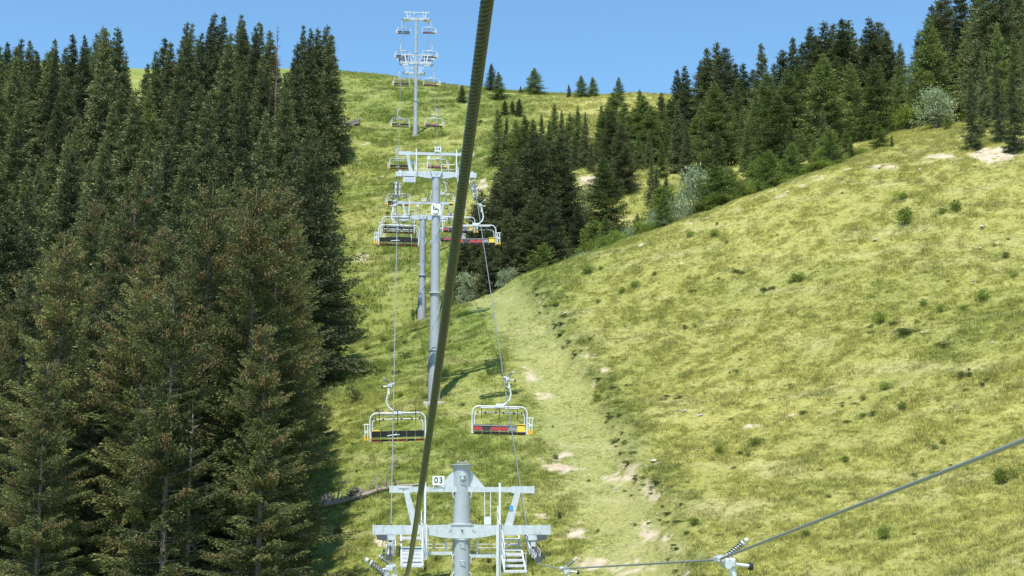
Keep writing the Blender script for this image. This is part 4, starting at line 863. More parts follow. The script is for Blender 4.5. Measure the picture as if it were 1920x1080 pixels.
def pile(px, py, w, h, n, label):
    c = hit(px, py, 60, 150); mb = MB(); r = random.Random(px)
    for i in range(n):
        an = r.uniform(0, 3.14); rr = r.uniform(0, w*.38); q = Vector((r.uniform(-1, 1)*w*.4, r.uniform(-1, 1)*w*.35, r.uniform(.05, h*.7))); q.z *= 1-abs(q.x)/w
        d_ = Vector((r.gauss(0, 1), r.gauss(0, 1), r.gauss(.2, .5))).normalized()*r.uniform(.25, .6)
        mb.tube([q-d_, q+Vector((0, 0, .05)), q+d_], [.012, .024, .008], 4, False)
    o = mb.build('brush_pile', M_dead); o.location = c; tag(o, label, 'brush pile')
pile(668, 938, 1.1, 1.1, 150, 'heap of dry brushwood behind the fallen trunk'); pile(616, 945, .7, .9, 60, 'small heap of pale sticks at the left end of the fallen trunk')
wpt = hit(654, 238, 200, 330); wp = empty('timber_stack', wpt, .5); tag(wp, 'grey weathered timber stacked at the upper corner of the left wood', 'timber')
for i in range(9):
    mb = MB(); mb.box((random.uniform(-.3, .3), (i % 3)*.55, .25+(i//3)*.35+i*.02), (5.2, .4, .3), Euler((0, -.38, random.uniform(-.08, .08))).to_matrix()); mb.build('beam', M_dead, wp)

# ------------------------------------------------------------------ the lift: line geometry
TW = {3: 63., 4: 112., 5: 162., 6: 278., 7: 330., 8: 420.}
def cx(y): return float(np.interp(y, [-30, 0, 63, 112, 162, 278, 330, 420, 500], [6, 3.35, -2.2, -6.15, -10.4, -19.55, -23.3, -30.2, -36.3]))
HG = 3.1
def zpx(py, d): return P(800, py, d).z
rope_tab = [(-12, 6.4), (0, 3.35), (5, P(915, 0, 5).z), (10, 1.95-.235*5), (16, P(765, 1080, 16).z), (28, P(748, 1086, 28).z), (54, P(741, 1062, 54).z), (60.5, -.95), (63, -.62), (65.5, .35), (80, zpx(721, 80)), (107, zpx(384, 107)), (110, 27.0), (112, zpx(338, 112)), (114, 28.7),
            (134, zpx(376, 134)), (158, zpx(402, 158)), (162, zpx(399, 162)), (164, 38.1), (188, zpx(342, 188)), (215, zpx(279, 215)), (242, zpx(205, 242)), (269, zpx(132, 269)), (278, zpx(116, 278)), (296, zpx(82, 296)), (323, zpx(39, 323)), (330, zpx(34, 330)), (350, zpx(92, 350)), (377, 131.5), (420, 141.5), (440, 143)]
rope_r = dict(rope_tab)
rty = [a for a, b in rope_tab]; rtz = [b for a, b in rope_tab]
def rz_l(y): return float(np.interp(y, rty, rtz))
# right line: own heights near the camera
rr = [(-12, 4.2), (0, 2.6), (14.3, P(1920, 822, 14.3).z), (28, P(1340, 1050, 28).z), (53, P(1045, 1067, 53).z), (60.5, -1.05), (63, -.72), (65.5, .3), (80, zpx(709, 80))]+[q for q in rope_tab if q[0] >= 107]
rry = [a for a, b in rr]; rrz = [b for a, b in rr]
def rz_r(y): return float(np.interp(y, rry, rrz))
def lx(y): return float(np.interp(y, [-12, 0, 5, 16, 28, 54, 63], [1.74, .41, -.09, P(765, 1080, 16).x, -2.235, -4.36, cx(63)-HG])) if y < 63 else cx(y)-HG
def rx(y): return cx(y)+HG
def rope_obj(name, fx, fz, tys, label, strand=None):
    ys = sorted(set([float(v) for v in tys if v >= -12] + list(np.arange(-12, 440, 4.0)) + list(np.arange(28, 80, 1.0))))
    # near length gets the lay of the strands as geometry
    VV = []; FF = []; GR = []; R = .0262; off = 0
    def ring_block(ya, yb, n, step, lobes, lay, pts=None):
        nonlocal off
        yy = np.arange(ya, yb+step*.5, step) if pts is None else np.array(pts)
        # smooth curve
        xs = np.array([fx(y) for y in yy]); zs = np.array([fz(y) for y in yy])
        if pts is None:
            k = 2*int(1.5/step)+1; pad = k//2
            yl = np.arange(ya-pad*step, yb+step*.5+pad*step, step); zl = np.array(np.interp(yl, rty if fx is lx else rry, rtz if fx is lx else rrz)); xl = np.array([fx(y) for y in (yl[::50] if len(yl) > 4000 else yl)])
            ker = np.ones(k)/k; zs = np.convolve(zl, ker, 'valid')[:len(yy)]
        Pm = np.stack([xs, yy, zs], 1); T = np.gradient(Pm, axis=0); T /= np.linalg.norm(T, axis=1)[:, None]
        A = np.cross(T, [0, 0, 1.0]); A /= np.linalg.norm(A, axis=1)[:, None]; B = np.cross(A, T)
        sl = np.concatenate([[0], np.cumsum(np.linalg.norm(np.diff(Pm, axis=0), axis=1))])
        th = np.arange(n)/n*2*math.pi
        if lobes:
            ph = sl/lay*2*math.pi; w = np.abs(np.cos((th[None]+ph[:, None])*lobes/2)); r = R*(.74+.26*np.sqrt(w))
        else: r = np.full((len(yy), n), R*.97)
        GR.append((np.clip(1.15-w*1.6, 0, 1) if lobes else np.full((len(yy), n), .15)).ravel())  # grooves darkened in colour: grease plus painted shade between the strands
        V = Pm[:, None]+A[:, None]*(np.cos(th)[None]*r)[..., None]+B[:, None]*(np.sin(th)[None]*r)[..., None]
        m = len(yy); i = np.arange(m-1)[:, None]*n; k = np.arange(n)[None]; k2 = (k+1) % n
        F = np.stack([i+k, i+n+k, i+n+k2, i+k2], -1).reshape(-1, 4)+off; VV.append(V.reshape(-1, 3)); FF.append(F); off += V.shape[0]*n
        return zs
    if strand: 
        ring_block(strand[0], strand[1], 32, .0042, 4, .118)
        e0, e1 = strand
        # continue smooth from both ends
        ring_block(e1, 26.5, 10, .05, 0, 1)
        ring_block(-12, e0, 10, .05, 0, 1)
        ring_block(0, 0, 8, 1, 0, 1, [y for y in ys if y >= 26.5] if 26.5 in ys else [26.5]+[y for y in ys if y > 26.5])
    else:
        ring_block(-12, 27.2, 12, .05, 0, 1); ring_block(0, 0, 8, 1, 0, 1, [27.2]+[y for y in ys if y > 27.2])
    VA = np.vstack(VV); sun_tone = np.clip((VA[:, 1]-16)/6, 0, 1) if strand else np.full(len(VA), .8)  # same steel throughout: near stretch coloured as shaded, the rest as sunlit
    me = np_mesh(name, VA, np.vstack(FF), M_rope, True, [('sun_tone', 'POINT', sun_tone), ('groove', 'POINT', np.concatenate(GR))]); o = link(name, me); tag(o, label, 'cable'); return o
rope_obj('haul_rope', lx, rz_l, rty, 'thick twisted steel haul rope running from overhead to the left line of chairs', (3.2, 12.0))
rope_obj('haul_rope', rx, rz_r, rry, 'steel haul rope of the right line, sweeping in from the lower right edge', None)

# ------------------------------------------------------------------ pylons
def helix(c0, c1, r0, r1, turns, n=60, ph=0):
    return [(math.cos(ph+turns*6.283*i/n)*(r0+(r1-r0)*i/n), math.sin(ph+turns*6.283*i/n)*(r0+(r1-r0)*i/n), c0+(c1-c0)*i/n) for i in range(n+1)]
def digit_mesh(txt, size, parent, loc):
    cu = bpy.data.curves.new('digits', 'FONT'); cu.body = txt; cu.size = size; cu.align_x = 'CENTER'; cu.align_y = 'CENTER'; cu.extrude = .004; cu.space_character = 1.15; cu.offset = .006
    to = bpy.data.objects.new('digits', cu); COL.objects.link(to); bpy.context.view_layer.update()
    me = bpy.data.meshes.new_from_object(to.evaluated_get(bpy.context.evaluated_depsgraph_get())); bpy.data.objects.remove(to); me.materials.clear(); me.materials.append(M_ink)
    o = link('digits', me, parent); o.location = loc; o.rotation_euler = (math.pi/2, 0, 0); return o
wheel_mb = MB(); wheel_mb.cur = 0
wheel_mb.tube([(-.055, 0, 0), (.055, 0, 0)], .21, 20); wheel_mb.cur = 1
wheel_mb.tube([(-.045, 0, 0), (-.02, 0, 0), (.02, 0, 0), (.045, 0, 0)], [.235, .222, .222, .235], 20); wheel_mb.cur = 0
wheel_mb.tube([(-.09, 0, 0), (.09, 0, 0)], .06, 10); WHEEL = wheel_mb.mesh('wheel', [M_gal, M_black])
def pylon(num, y, label, held=False, head_lift=0.0, detail=2):
    zr = rz_l(y); x = cx(y); yaw = math.atan2(-(cx(y+15)-cx(y-15)), 30.)
    gz = H1(x, y); root = empty('lift_pylon', (x, y, gz), yaw); tag(root, label, 'pylon', 'pylons of the chairlift')
    zb = (zr+1.0 if held else zr-.25+head_lift)-gz             # crossarm centre
    ztop = zb+2.8 if held else zb
    rt, rb = (.37, .44) if held else (.335, .42)
    mb = MB()
    zz = [-.3, 1.5, 3.2, 3.6, ztop*.55, ztop]
    if held: mb.tube([(0, 0, z) for z in (-.3, ztop*.5, ztop)], [rb, (rt+rb)/2, rt], 28)
    else: mb.tube([(0, 0, z) for z in (-.3, 3.3, 4.2, ztop*.55, ztop-.2)], [.50, .49, .40, .37, rt], 28)
    pole = mb.build('pole', M_paint, root)
    for zf in ([ztop*.35] if held else [ztop*.47, ztop*.22]):
        mb = MB(); mb.tube([(0, 0, zf-.05), (0, 0, zf+.05)], .50, 28); 
        for k in range(16): a = k/16*6.283; mb.box((math.cos(a)*.455, math.sin(a)*.455, zf), (.035, .035, .17))
        mb.build('flange', M_gal, root)
    mb = MB(); mb.box((0, 0, -.40), (1.7, 1.7, .6), None, .05); mb.build('foundation', M_conc, root)
    # cable loops round the shaft
    mb = MB()
    mb.tube(helix(zb*.2, zb*.9, .47, .37, 1.9, 70, 2.2), .012, 5, False); mb.build('guy_wire', M_white, root)
    # ladder rungs at the back and small hooks on the front
    mb = MB()
    for sx in (-.2, .2): mb.tube([(sx, .62, .5), (sx, .55, zb-.3)], .025, 6)
    for k in range(int(zb/.35)): mb.tube([(-.2, .60, .6+k*.35), (.2, .60, .6+k*.35)], .014, 5)
    mb.build('ladder', M_gal, root)
    mb = MB()
    for zf in ([zb-.55, zb+1.25+.95, zb-1.3] if held else [zb-.9, zb-2.2, zb-5]):
        mb.tube([(-.1, -.40, zf), (-.1, -.5, zf-.02), (.1, -.5, zf-.02), (.1, -.40, zf)], .018, 6)
        mb.tube([(-.34, -.22, zf-.5), (-.42, -.3, zf-.62), (-.36, -.3, zf-.85)], .022, 6); mb.tube([(.34, -.22, zf-.5), (.42, -.3, zf-.62), (.36, -.3, zf-.85)], .022, 6)
    mb.build('hook', M_gal, root)
    half = 3.86 if held else 3.02
    # crossarm: box girder deepening to the middle
    mb = MB(); h1, h0, wdt = .20, .26, .34
    out = [(-half, h1), (-1.3, h1), (-.45, h1+.04), (.45, h1+.04), (1.3, h1), (half, h1), (half, -h1+.0), (1.5, -h1), (.9, -h0-.06), (.40, -h0-.10), (-.40, -h0-.10), (-.9, -h0-.06), (-1.5, -h1), (-half, -h1)]
    mb.prism([(px_, zb+pz) for px_, pz in out], -wdt/2-.28, wdt/2-.28) if held else mb.prism([(px_, zb+pz) for px_, pz in out], -wdt/2, wdt/2)
    yo = -.28 if held else 0
    for sx in (-1, 1):
        for q in (half-.05, half-.42, 2.6, 1.75): mb.box((sx*q, yo, zb+.005), (.035, wdt+.06, 2*h1+.06))
        mb.box((sx*(half+.006), yo, zb), (.012, wdt+.02, 2*h1+.02))
    mb.box((0, yo, zb+h1+.03), (1.0, .44, .03)); mb.build('crossarm', M_gal, root)
    if held:
        mb = MB(); mb.tube([(0, 0, zb-.42), (0, 0, zb+.30)], .405, 28); mb.tube([(0, 0, zb+.22), (0, 0, zb+.30)], .47, 28); mb.tube([(0, 0, zb-.44), (0, 0, zb-.36)], .45, 28)
        for sx in (-1, 1): mb.tube([(sx*.52, yo-.2, zb-.02), (sx*.52, yo-.19, zb-.02)], .05, 12)
        mb.build('collar', M_gal, root)
        mb = MB()
        for sx in (-1, 1): mb.tube([(sx*.50, yo-.185, zb-.02), (sx*.50, yo-.17, zb-.02)], .055, 14)
        mb.box((0, -.47, zb-.02), (.08, .08, .07)); mb.build('bolt', M_dark, root)
        mb = MB(); mb.tube([(0, 0, ztop-.14), (0, 0, ztop-.02), (0, 0, ztop)], [.38, .46, .46], 28); mb.tube([(0, 0, ztop), (0, 0, ztop+.04)], .50, 28)
        mb.tube(bez([(-.18, 0, ztop), (-.18, 0, ztop+.22), (-.1, 0, ztop+.12), (.1, 0, ztop+.12), (.18, 0, ztop+.22), (.18, 0, ztop)], 15), .02, 6); mb.build('cap', M_paint, root)
        mb = MB(); mb.box((0, -.40, ztop-.45), (.10, .12, .30)); mb.box((0, -.44, ztop-.42), (.24, .06, .10)); mb.build('bracket', M_gal, root)
    else:
        mb = MB(); mb.prism([(-.48, zb+.21), (.48, zb+.21), (.30, zb-.28), (-.30, zb-.28)], -.36, -.22); mb.prism([(-.2, zb+.14), (.2, zb+.14), (0, zb-.12)], -.39, -.37); mb.build('gusset', M_gal, root)
    # lifting frame above
    zu = zb+1.74; hu = 3.17 if held else 3.05
    mb = MB(); mb.box((0, yo+.1, zu), (2*hu-1.6, .2, .22))
    for sx in (-1, 1):
        mb.box((sx*(hu-.5), yo+.1, zu), (1.0, .26, .30)); mb.box((sx*(hu-.01), yo+.1, zu), (.02, .30, .36)); mb.box((sx*1.9, yo+.1, zu), (.04, .28, .30))
        if held: mb.prism([(sx*.36, zu+.12), (sx*.36, zu+.85), (sx*1.0, zu+.12)], -.06, 0)
    mb.build('lifting_beam', M_gal, root)
    for sx in (-1, 1):
        mb = MB(); mb.prism([(sx*2.55, zu-.14), (sx*2.30, zu-.14), (sx*1.85, zb+.2), (sx*2.20, zb+.2)] if held else [(sx*2.45, zu-.12), (sx*2.22, zu-.12), (sx*1.90, zb+.2), (sx*2.20, zb+.2)], yo-.06, yo+.06); mb.build('strut', M_gal, root)
    # hanging work cradle / rails between
    mb = MB()
    if held:
        for q in (.98, 1.24): mb.tube([(q, yo-.06, zu-.12), (q, yo-.06, zb+.35)], .02, 6)
        mb.box((1.11, yo-.06, zb+.40), (.30, .1, .34))
        mb.build('tool_box', M_white, root)
        mb = MB()
        for sx in (-1, 1):
            for dz_ in (-.62, -.78, -1.02): mb.tube([(sx*.42, .5, zb+dz_), (sx*1.65, .5, zb+dz_)], .022, 6)
            mb.box((sx*1.02, -.1, zb-1.0-(.12 if sx > 0 else 0)), (1.25, .16, .14)); mb.box((sx*.68, -.1, zb-.62), (.07, .1, .75))
        mb.build('under_beam', M_gal, root)
    else:
        for sx in (-1, 1):
            pts_ = [(sx*.42, .2, zb+.2), (sx*.42, .2, zb+.86), (sx*.50, .2, zb+.92), (sx*1.5, .2, zb+.92)]; mb.tube(pts_, .022, 6); mb.tube([(sx*.42, .2, zb+.52), (sx*1.5, .2, zb+.52)], .018, 6); mb.tube([(sx*1.0, .2, zb+.2), (sx*1.0, .2, zb+.92)], .018, 6)
        mb.build('guard_rail', M_white, root)
        mb = MB(); mb.box((-.62, yo-.1, zu-.38), (.22, .1, .3)); mb.tube([(-.7, yo-.1, zu), (-.7, yo-.1, zb+.2)], .012, 5); mb.tube([(-.52, yo-.1, zu), (-.52, yo-.1, zb+.2)], .012, 5); mb.build('junction_box', M_white, root)
    # number plate
    if detail > 0:
        nx_ = -1.04 if held else .12
        mb = MB(); mb.box((nx_, yo-.06, zu+.38), (.52, .03, .40), None, .008); mb.box((nx_-.2, yo-.05, zu+.14), (.03, .02, .12)); mb.box((nx_+.2, yo-.05, zu+.14), (.03, .02, .12)); pl = mb.build('number_plate', M_sign, root)
        digit_mesh('0%d' % num, .36, pl, (nx_, yo-.082, zu+.385))
    mb = MB(); mb.box((2.13 if held else -2.0, yo-.09, zb+.95), (.17, .02, .2)); mb.build('blue_tag', M_blue, root)
    if held:
        mb = MB(); mb.box((-2.55, yo-.035, zu+.03), (.42, .01, .035)); mb.box((-2.55, yo-.035, zu-.02), (.1, .012, .03)); mb.build('stencil_text', M_gpad, root)
    if num == 4:
        mb = MB(); mb.box((0, -.41, zb-3.0), (.74, .03, .95), None, .01); sg = mb.build('warning_sign', M_sign, root)
        mb = MB(); yy = -.43
        for c, sz, a in (((-.20, 0, .17), (.07, .012, .34), 0), ((0.0, 0, -.02), (.42, .012, .07), 0), ((.20, 0, -.14), (.07, .012, .24), 0), ((-.02, 0, .10), (.26, .012, .06), .3), ((.02, 0, .33), (.07, .012, .07), 0)):
            mb.box((c[0], yy, zb-2.98+c[2]), sz, Euler((0, a, 0)).to_matrix())
        for k in range(2): mb.box((.0, yy, zb-3.33-.07*k), (.46-.1*k, .012, .035))
        mb.build('pictogram', M_ink, sg)
        mb = MB(); mb.tube([(0, 0, zb-2.5), (0, 0, zb-2.4)], .39, 28); mb.build('sign_band', M_gal, root)
        mb = MB(); mb.box((.62, -.1, 3.0), (.22, .3, .6), None, .03); mb.build('switch_box', M_gal, root)
    # sheave trains and catwalks
    fzs = (rz_l, rz_r)
    for si, sx in enumerate((-1, 1)):
        tr = empty('sheave_train', (0, 0, 0)); tr.parent = root
        fz = fzs[si]; nw = 8; span = 2.1; wz = .235
        cen = []
        for k in range(nw):
            yy = -span+2*span*k/(nw-1); z = fz(y+yy)-gz+(wz if held else -wz); 
            if num in (4, 5, 6, 7): # support tower: follow the crown of the rope
                z = fz(y+yy)-gz-wz
            cen.append((sx*HG, yy, z)); w = link('wheel', WHEEL, tr); w.location = cen[-1]
        mb = MB()
        for a_, b_ in ((0, 1), (2, 3), (4, 5), (6, 7)):
            A_, B_ = Vector(cen[a_]), Vector(cen[b_]); m_ = (A_+B_)/2; L_ = (B_-A_); ang = math.atan2(L_.z, L_.y); Mx = Euler((ang, 0, 0)).to_matrix()
            for q in (-.12, .12): mb.box(m_+Vector((q, 0, 0)), (.02, L_.length+.16, .14), Mx)
            mb.box(m_+Vector((-sx*.18, 0, .0)), (.05, .12, .12), Mx)
        sgn = 1 if held else -1
        for (a_, b_) in (((0, 1), (2, 3)), ((4, 5), (6, 7))):
            A_ = (Vector(cen[a_[0]])+Vector(cen[a_[1]]))/2; B_ = (Vector(cen[b_[0]])+Vector(cen[b_[1]]))/2; m_ = (A_+B_)/2; L_ = B_-A_; Mx = Euler((math.atan2(L_.z, L_.y), 0, 0)).to_matrix()
            for q in (-.16, .16): mb.box(m_+Vector((q, 0, sgn*.14)), (.025, L_.length+.2, .20), Mx)
        mid = (Vector(cen[3])+Vector(cen[4]))/2; L_ = Vector(cen[6])-Vector(cen[1]); Mx = Euler((math.atan2(L_.z, L_.y), 0, 0)).to_matrix()
        mb.box(mid+Vector((-sx*.22, 0, sgn*.26)), (.05, 2.6, .26), Mx); mb.box(mid+Vector((0, 0, sgn*.38)), (.5, .30, .22))
        mb.box(mid+Vector((0, -.1, sgn*.5)), (.12, .5, .30)); mb.build('rocker_beam', M_gal, tr)
        for k in (0, 2, 5, 7):
            mb = MB(); c = Vector(cen[k]); mb.tube([c+Vector((sx*.14, 0, 0)), c+Vector((sx*.30, 0, -.05)), c+Vector((sx*.34, -.05, -.25*sgn))], .018, 5); mb.box(c+Vector((sx*.26, 0, .02)), (.10, .16, .10)); mb.build('rope_catcher', M_dark, tr)
        mb = MB()
        e1_ = Vector(cen[0])+Vector((sx*.03, -.35, -.1)); mb.box(e1_, (.24, .18, .24)); mb.build('end_guard', M_dark, tr)
        # hanger bracket from the crossarm
        mb = MB(); zc = mid.z+sgn*.42
        if held:
            mb.box((sx*HG, yo, (zc+zb-.2)/2), (.34, .22, abs(zb-.2-zc)+.02)); mb.box((sx*HG, yo-.14, zb-.33), (.46, .05, .22)); mb.box((sx*(HG-.02), yo-.2, zb-.62), (.20, .2, .20))
            mb.build('hanger_bracket', M_gal, root)
            mb = MB(); mb.prism([(sx*(half-.62), zb-.21), (sx*(half-.15), zb-.21), (sx*(half-.2), zb-.42), (sx*(half-.58), zb-.47)], yo-.3, yo+.3); mb.build('rope_guide', M_dark, root)
        else:
            mb.box((sx*(HG-.18), 0, zb), (.16, .5, .55)); mb.box((sx*(HG-.1), -.3, zb-.1), (.5, .25, .4)); mb.build('hanger_bracket', M_gal, root)
        # catwalk
        cw = empty('catwalk', (0, 0, 0)); cw.parent = root; x0, x1 = sx*1.72, sx*2.62
        sl = (fz(y+2.2)-fz(y-2.2))/4.4; zc0 = zb-(.85 if held else .30)
        if held: sl = .30 if sx < 0 else .42
        sl = min(max(sl, .05), .5)
        nt = 9
        for k in range(nt):
            yy = -2.1+4.2*k/(nt-1); mb = MB()
            
            if held and sx < 0 and k > 4 and k != 7: continue
            mb.box(((x0+x1)/2, yy, zc0+yy*sl), (abs(x1-x0)-.06, .36 if sx > 0 else .46, .045), Euler((math.atan(sl)*(1 if sx < 0 else .45), 0, 0)).to_matrix()); mb.box(((x0+x1)/2, yy-.19, zc0+yy*sl-.02), (abs(x1-x0)-.06, .03, .07)); mb.build('tread', M_gal, cw)
        mb = MB(); ang = math.atan(sl); Mx = Euler((ang, 0, 0)).to_matrix(); Lc = 4.4/math.cos(ang)
        for xx in (x0, x1): mb.box((xx, 0, zc0-.03), (.06, Lc, .14), Mx)
        mb.build('stringer', M_white, cw)
        mb = MB()
        for yy in (-2.1, -.7, .7, 2.1):
            mb.tube([(x0, yy, zc0+yy*sl), (x0, yy, zc0+yy*sl+1.05)], .022, 6)
        for hh in (.55, 1.05): mb.tube([(x0, -2.1, zc0-2.1*sl+hh), (x0, 2.1, zc0+2.1*sl+hh)], .022, 6)
        mb.tube([(x1, -2.1, zc0-2.1*sl), (x1, -2.1, zc0-2.1*sl+.75), (x0, -2.1, zc0-2.1*sl+.75)], .022, 6); mb.build('handrail', M_white, cw)
        # tall ladder post
        mb = MB(); pz0 = zb-1.22-(.75 if (held and sx > 0) else 0) if held else zb-.3
        mb.box((sx*1.62, yo-.32, (pz0+zu+.28)/2), (.09, .09, zu+.28-pz0)); 
        if held: mb.box((sx*1.50, yo-.25, (pz0+zb+.2)/2), (.05, .05, zb+.2-pz0)); mb.box((sx*1.60, yo-.34, (pz0+zb)/2+.1), (.15, .05, zb-pz0+.3))
        mb.build('ladder_post', M_white, root)
    return root
pylon(3, 63, 'nearest pylon with tubular top, double crossarm and plate 03', True)
pylon(4, 112, 'tall second pylon with plate 04 and a white warning sign on its shaft', head_lift=.72)
pylon(5, 162, 'third pylon with plate 05, seen just left behind the tall one', head_lift=-.3)
pylon(6, 278, 'fourth pylon standing on the upper slope below the crest', detail=0)
pylon(7, 330, 'fifth pylon against the sky, highest in the view', detail=0)
pylon(8, 420, 'farthest pylon head barely showing over the crest behind the fourth pylon', detail=0)

# ------------------------------------------------------------------ chairs
def coil(p0, p1, r, turns, rad, n=10):
    p0, p1 = Vector(p0), Vector(p1); ax = (p1-p0).normalized(); a = ax.cross(Vector((0, 1, 0))).normalized(); b = ax.cross(a)
    return [p0.lerp(p1, i/(turns*n))+(a*math.cos(i*6.283/n)+b*math.sin(i*6.283/n))*r for i in range(turns*n+1)]
def make_chair():
    t = empty('lift_chair'); xc = .18; hw = 1.55; zt = -1.62; zb = -2.98
    g = empty('grip'); g.parent = t
    mb = MB(); mb.box((-.02, 0, .01), (.13, .42, .11), None, .02); mb.box((-.13, 0, -.03), (.16, .30, .14), None, .03); mb.box((-.26, 0, -.06), (.16, .24, .20), None, .04); mb.tube([(-.05, -.20, .05), (-.05, .20, .05)], .05, 10); mb.tube([(-.16, -.2, -.10), (-.16, .2, -.10)], .07, 12); mb.build('jaw', M_gal, g)
    mb = MB(); mb.tube([(-.16, 0, .06), (-.50, 0, .32)], .035, 8); mb.tube([(-.20, 0, .06), (-.22, 0, .08)], .07, 14); mb.tube([(-.48, 0, .30), (-.51, 0, .32)], .072, 14); mb.tube([(-.55, 0, .355), (-.60, 0, .39)], .05, 10); mb.build('spring_rod', M_gal, g)
    mb = MB(); mb.tube(coil((-.20, 0, .08), (-.49, 0, .31), .056, 7, .015), .011, 6); mb.build('spring', M_dark, g)
    mb = MB(); mb.tube([(-.30, 0, -.08), (-.62, 0, -.12)], .036, 8); mb.build('lever', M_white, g)
    mb = MB(); mb.tube([(-.60, 0, -.12), (-.68, 0, -.13)], .075, 14); mb.tube([(-.42, 0, -.34), (-.48, 0, -.35)], .05, 12); mb.build('roller', M_black, g)
    mb = MB(); pts = bez([(-.26, 0, -.05), (-.30, 0, -.40), (-.36, 0, -.62), (-.42, 0, -.92), (-.36, 0, -1.2), (-.14, 0, -1.44), (.10, 0, -1.55), (.22, 0, -1.58)], 28)
    mb.tube(pts, [.075]*6+[.055]*(len(pts)-6), 10); mb.box((-.31, 0, -.5), (.16, .14, .20), None, .02); mb.build('hanger', M_white, t)
    mb = MB(); mb.box((xc, 0, zt+.03), (.52, .26, .24), None, .03); mb.build('damper_box', M_white, t)
    # bail frame
    mb = MB(); R = .38
    def loop(hw_, z0_, z1_, R_, y):
        p = [(xc-hw_, y, z0_)]
        for k in range(7): a = math.pi-k/6*math.pi/2; p.append((xc-hw_+R_+R_*math.cos(a), y, z1_-R_+R_*math.sin(a)))
        for k in range(7): a = math.pi/2-k/6*math.pi/2; p.append((xc+hw_-R_+R_*math.cos(a), y, z1_-R_+R_*math.sin(a)))
        p.append((xc+hw_, y, z0_)); return p
    mb.tube(loop(hw, zb+.10, zt, R, 0), .045, 8); mb.tube([(xc-1.1, .06, zt-.09), (xc+1.1, .06, zt-.09)], .028, 6); mb.build('frame', M_white, t)
    # safety bar swung up with foot rests
    sb = empty('safety_bar'); sb.parent = t
    mb = MB(); mb.tube(loop(hw-.14, zb+.35, zt-.34, .26, -.10), .030, 8); mb.build('bar', M_white, sb)
    for dx in (-1.02, 0, 1.02):
        mb = MB(); mb.tube([(xc+dx, -.12, zt+.12), (xc+dx, -.14, zt-.70)], .022, 6); mb.tube([(xc+dx-.28, -.12, zt+.13), (xc+dx+.28, -.12, zt+.13)], .022, 6)
        for q in (-.22, .22): mb.tube([(xc+dx+q-.05, -.10, zt-.34), (xc+dx+q+.05, -.10, zt-.34)], .045, 8)
        mb.build('foot_rest', M_black, sb)
    # seat structure (faces +y; viewed from behind by the camera on the left line)
    mb = MB()
    for sx in (-1, 1):
        mb.tube([(xc+sx*hw, 0, zb+.12), (xc+sx*(hw-.01), -.08, zb-.10), (xc+sx*(hw-.02), .10, zb-.20), (xc+sx*(hw-.02), .48, zb-.16)], .04, 7)
        mb.prism([(xc+sx*(hw-.04), zb+.34), (xc+sx*(hw+.03), zb+.34), (xc+sx*(hw+.03), zb-.22), (xc+sx*(hw-.04), zb-.22)], -.10, .10)
    mb.tube([(xc-hw, -.05, zb+.02), (xc+hw, -.05, zb+.02)], .03, 7); mb.tube([(xc-hw, .06, zb-.16), (xc+hw, .06, zb-.16)], .03, 7); mb.build('seat_frame', M_white, t)
    tilt = Euler((.20, 0, 0)).to_matrix()
    cols_ = [M_yellow, M_gpad, M_red, M_red, M_black, M_red]; low_ = [M_red, M_black, M_red, M_red, M_black, M_red]; w = (2*hw-.16)/6
    for k in range(6):
        x = xc-hw+.08+w*(k+.5)
        mb = MB(); mb.cur = 0; mb.box((x, -.06, zb+.12), (w-.035, .07, .24 if k else .36), tilt, .018); mb.cur = 1; mb.box((x, -.135, zb+.19), (w-.02, .03, .34), tilt, .01); mb.cur = 2; mb.box((x, -.06, zb+.285), (w-.02, .075, .08), tilt, .015) if k else 0
        if k == 0: mb.cur = 0; mb.box((x, -.13, zb+.375), (w-.02, .12, .06), tilt, .012)
        mb.build('back_cushion', [cols_[k], M_black, M_gpad], t)
        mb = MB(); mb.cur = 0; mb.box((x, .005, zb-.155), (w-.05, .03, .12), None, .008); mb.cur = 1; mb.box((x, .24, zb-.12), (w-.035, .46, .07), Euler((.06, 0, 0)).to_matrix(), .018); mb.box((x, .24, zb-.175), (w-.03, .44, .03), Euler((.06, 0, 0)).to_matrix()); mb.build('seat_cushion', [low_[k], M_black], t)
    mb = MB(); mb.box((xc-.35, -.17, zb+.12), (.5, .02, .05), Euler((0, -.12, 0)).to_matrix()); mb.tube([(xc-.5, -.18, zb+.10), (xc+.1, -.18, zb+.14)], .02, 6); mb.tube([(xc-.1, -.18, zb+.1), (xc-.08, -.18, zb+.27)], .014, 5); mb.build('lock_rod', M_white, t)
    # ski holders at the side
    mb = MB(); xs = xc-hw-.22
    for q in (-.07, .09):
        mb.tube([(xs+q, .02, zb+.05), (xs+q, .02, zb+.75)], .035, 8)
    mb.tube([(xs-.14, .02, zb+.76), (xs+.22, .02, zb+.76)], .03, 6); mb.box((xs+.15, .02, zb+.45), (.12, .05, .05)); mb.box((xs+.02, .02, zb+.35), (.20, .06, .12)); mb.build('holder', M_white, t)
    mb = MB()
    for q in (-.07, .09): mb.tube([(xs+q, .02, zb+.10), (xs+q, .02, zb-.14)], [.04, .075], 10); 
    mb.build('holder_cup', M_orange, t)
    return t
for o in COL.objects: pass
proto = make_chair(); bpy.context.view_layer.update()
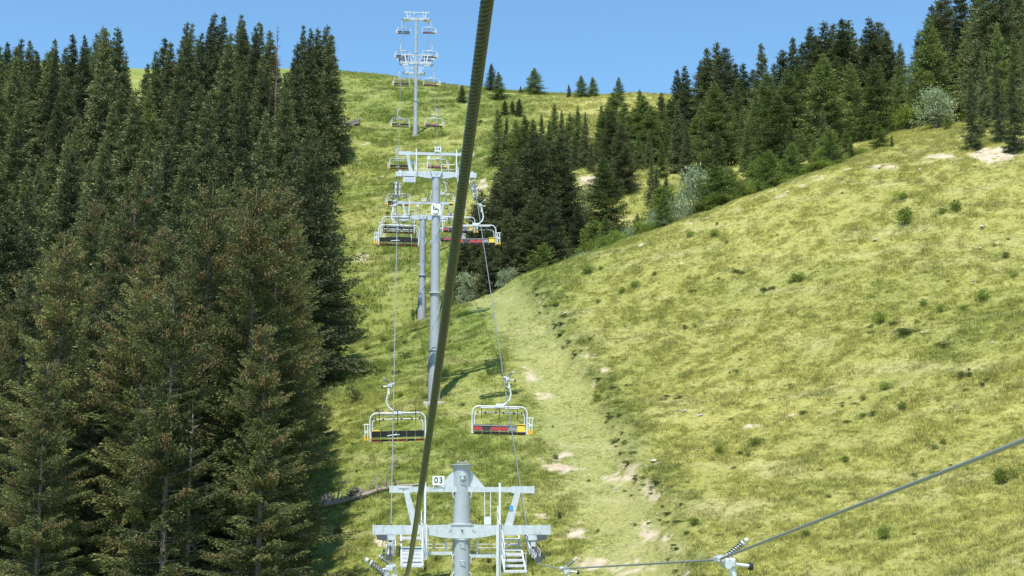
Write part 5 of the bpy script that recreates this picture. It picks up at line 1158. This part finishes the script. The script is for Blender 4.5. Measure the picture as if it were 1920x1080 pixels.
def place_chair(o, side, y, label, swing=0):
    x = lx(y) if side < 0 else rx(y); z = rz_l(y) if side < 0 else rz_r(y)
    o.location = (x, y, z-.0); o.rotation_euler = (0, swing, math.radians(4.6)+(math.pi if side > 0 else 0)); tag(o, label, 'chairlift chair', 'chairs on the lift line')
LL = [(28, 'left line chair of which only the grip shows at the bottom edge, nearest'), (54, 'left line chair whose grip shows at the bottom edge just before pylon 03'), (80, 'left chair with dark back just above pylon 03, partly behind the thick cable'), (107, 'left chair with black back hanging level with the warning sign of pylon 04'),
      (134, 'left chair just behind and above the one beside the warning sign'), (158, 'left chair hidden behind two nearer ones at pylon 05'), (188, 'left chair between the crossarms of pylons 04 and 05'), (215, 'left chair beside the left end of the crossarm of pylon 04'), (242, 'left chair over the grass beside the foot of the fourth pylon'),
      (269, 'left chair just under the skyline at the head of the fourth pylon'), (296, 'left chair against the sky halfway up the fifth pylon'), (323, 'topmost left chair directly under the crossarm of the fifth pylon'), (350, 'small left chair beyond the fifth pylon, low against the sky')]
RL = [(28, 'right line chair whose big spring grip shows at the lower right on the sagging cable'), (53, 'right line chair whose grip shows just right of pylon 03 at the bottom'), (80, 'right chair with red, grey and yellow cushions above pylon 03'), (107, 'right chair in front of the dark spruces beside pylon 04'),
      (134, 'right chair partly behind the thick cable, second from the dark spruces'), (158, 'right chair mostly hidden by the thick cable at pylon 05'), (188, 'right chair behind the shaft of pylon 04 below its crossarm'), (215, 'right chair seen through the rails of the crossarm of pylon 04'), (242, 'right chair over the grass beside the shaft of the fourth pylon'),
      (269, 'right chair just under the skyline at the head of the fourth pylon'), (296, 'right chair against the sky halfway up the fifth pylon'), (323, 'topmost right chair directly under the crossarm of the fifth pylon'), (350, 'small right chair beyond the fifth pylon, low against the sky')]
first = True
for side, LS in ((-1, LL), (1, RL)):
    for y, lab in LS:
        o = proto if first else copy_tree(proto); first = False
        place_chair(o, side, y, lab, random.uniform(-.02, .02) if y != 80 else (-.03 if side < 0 else -.02))
print('objects', len(bpy.data.objects))
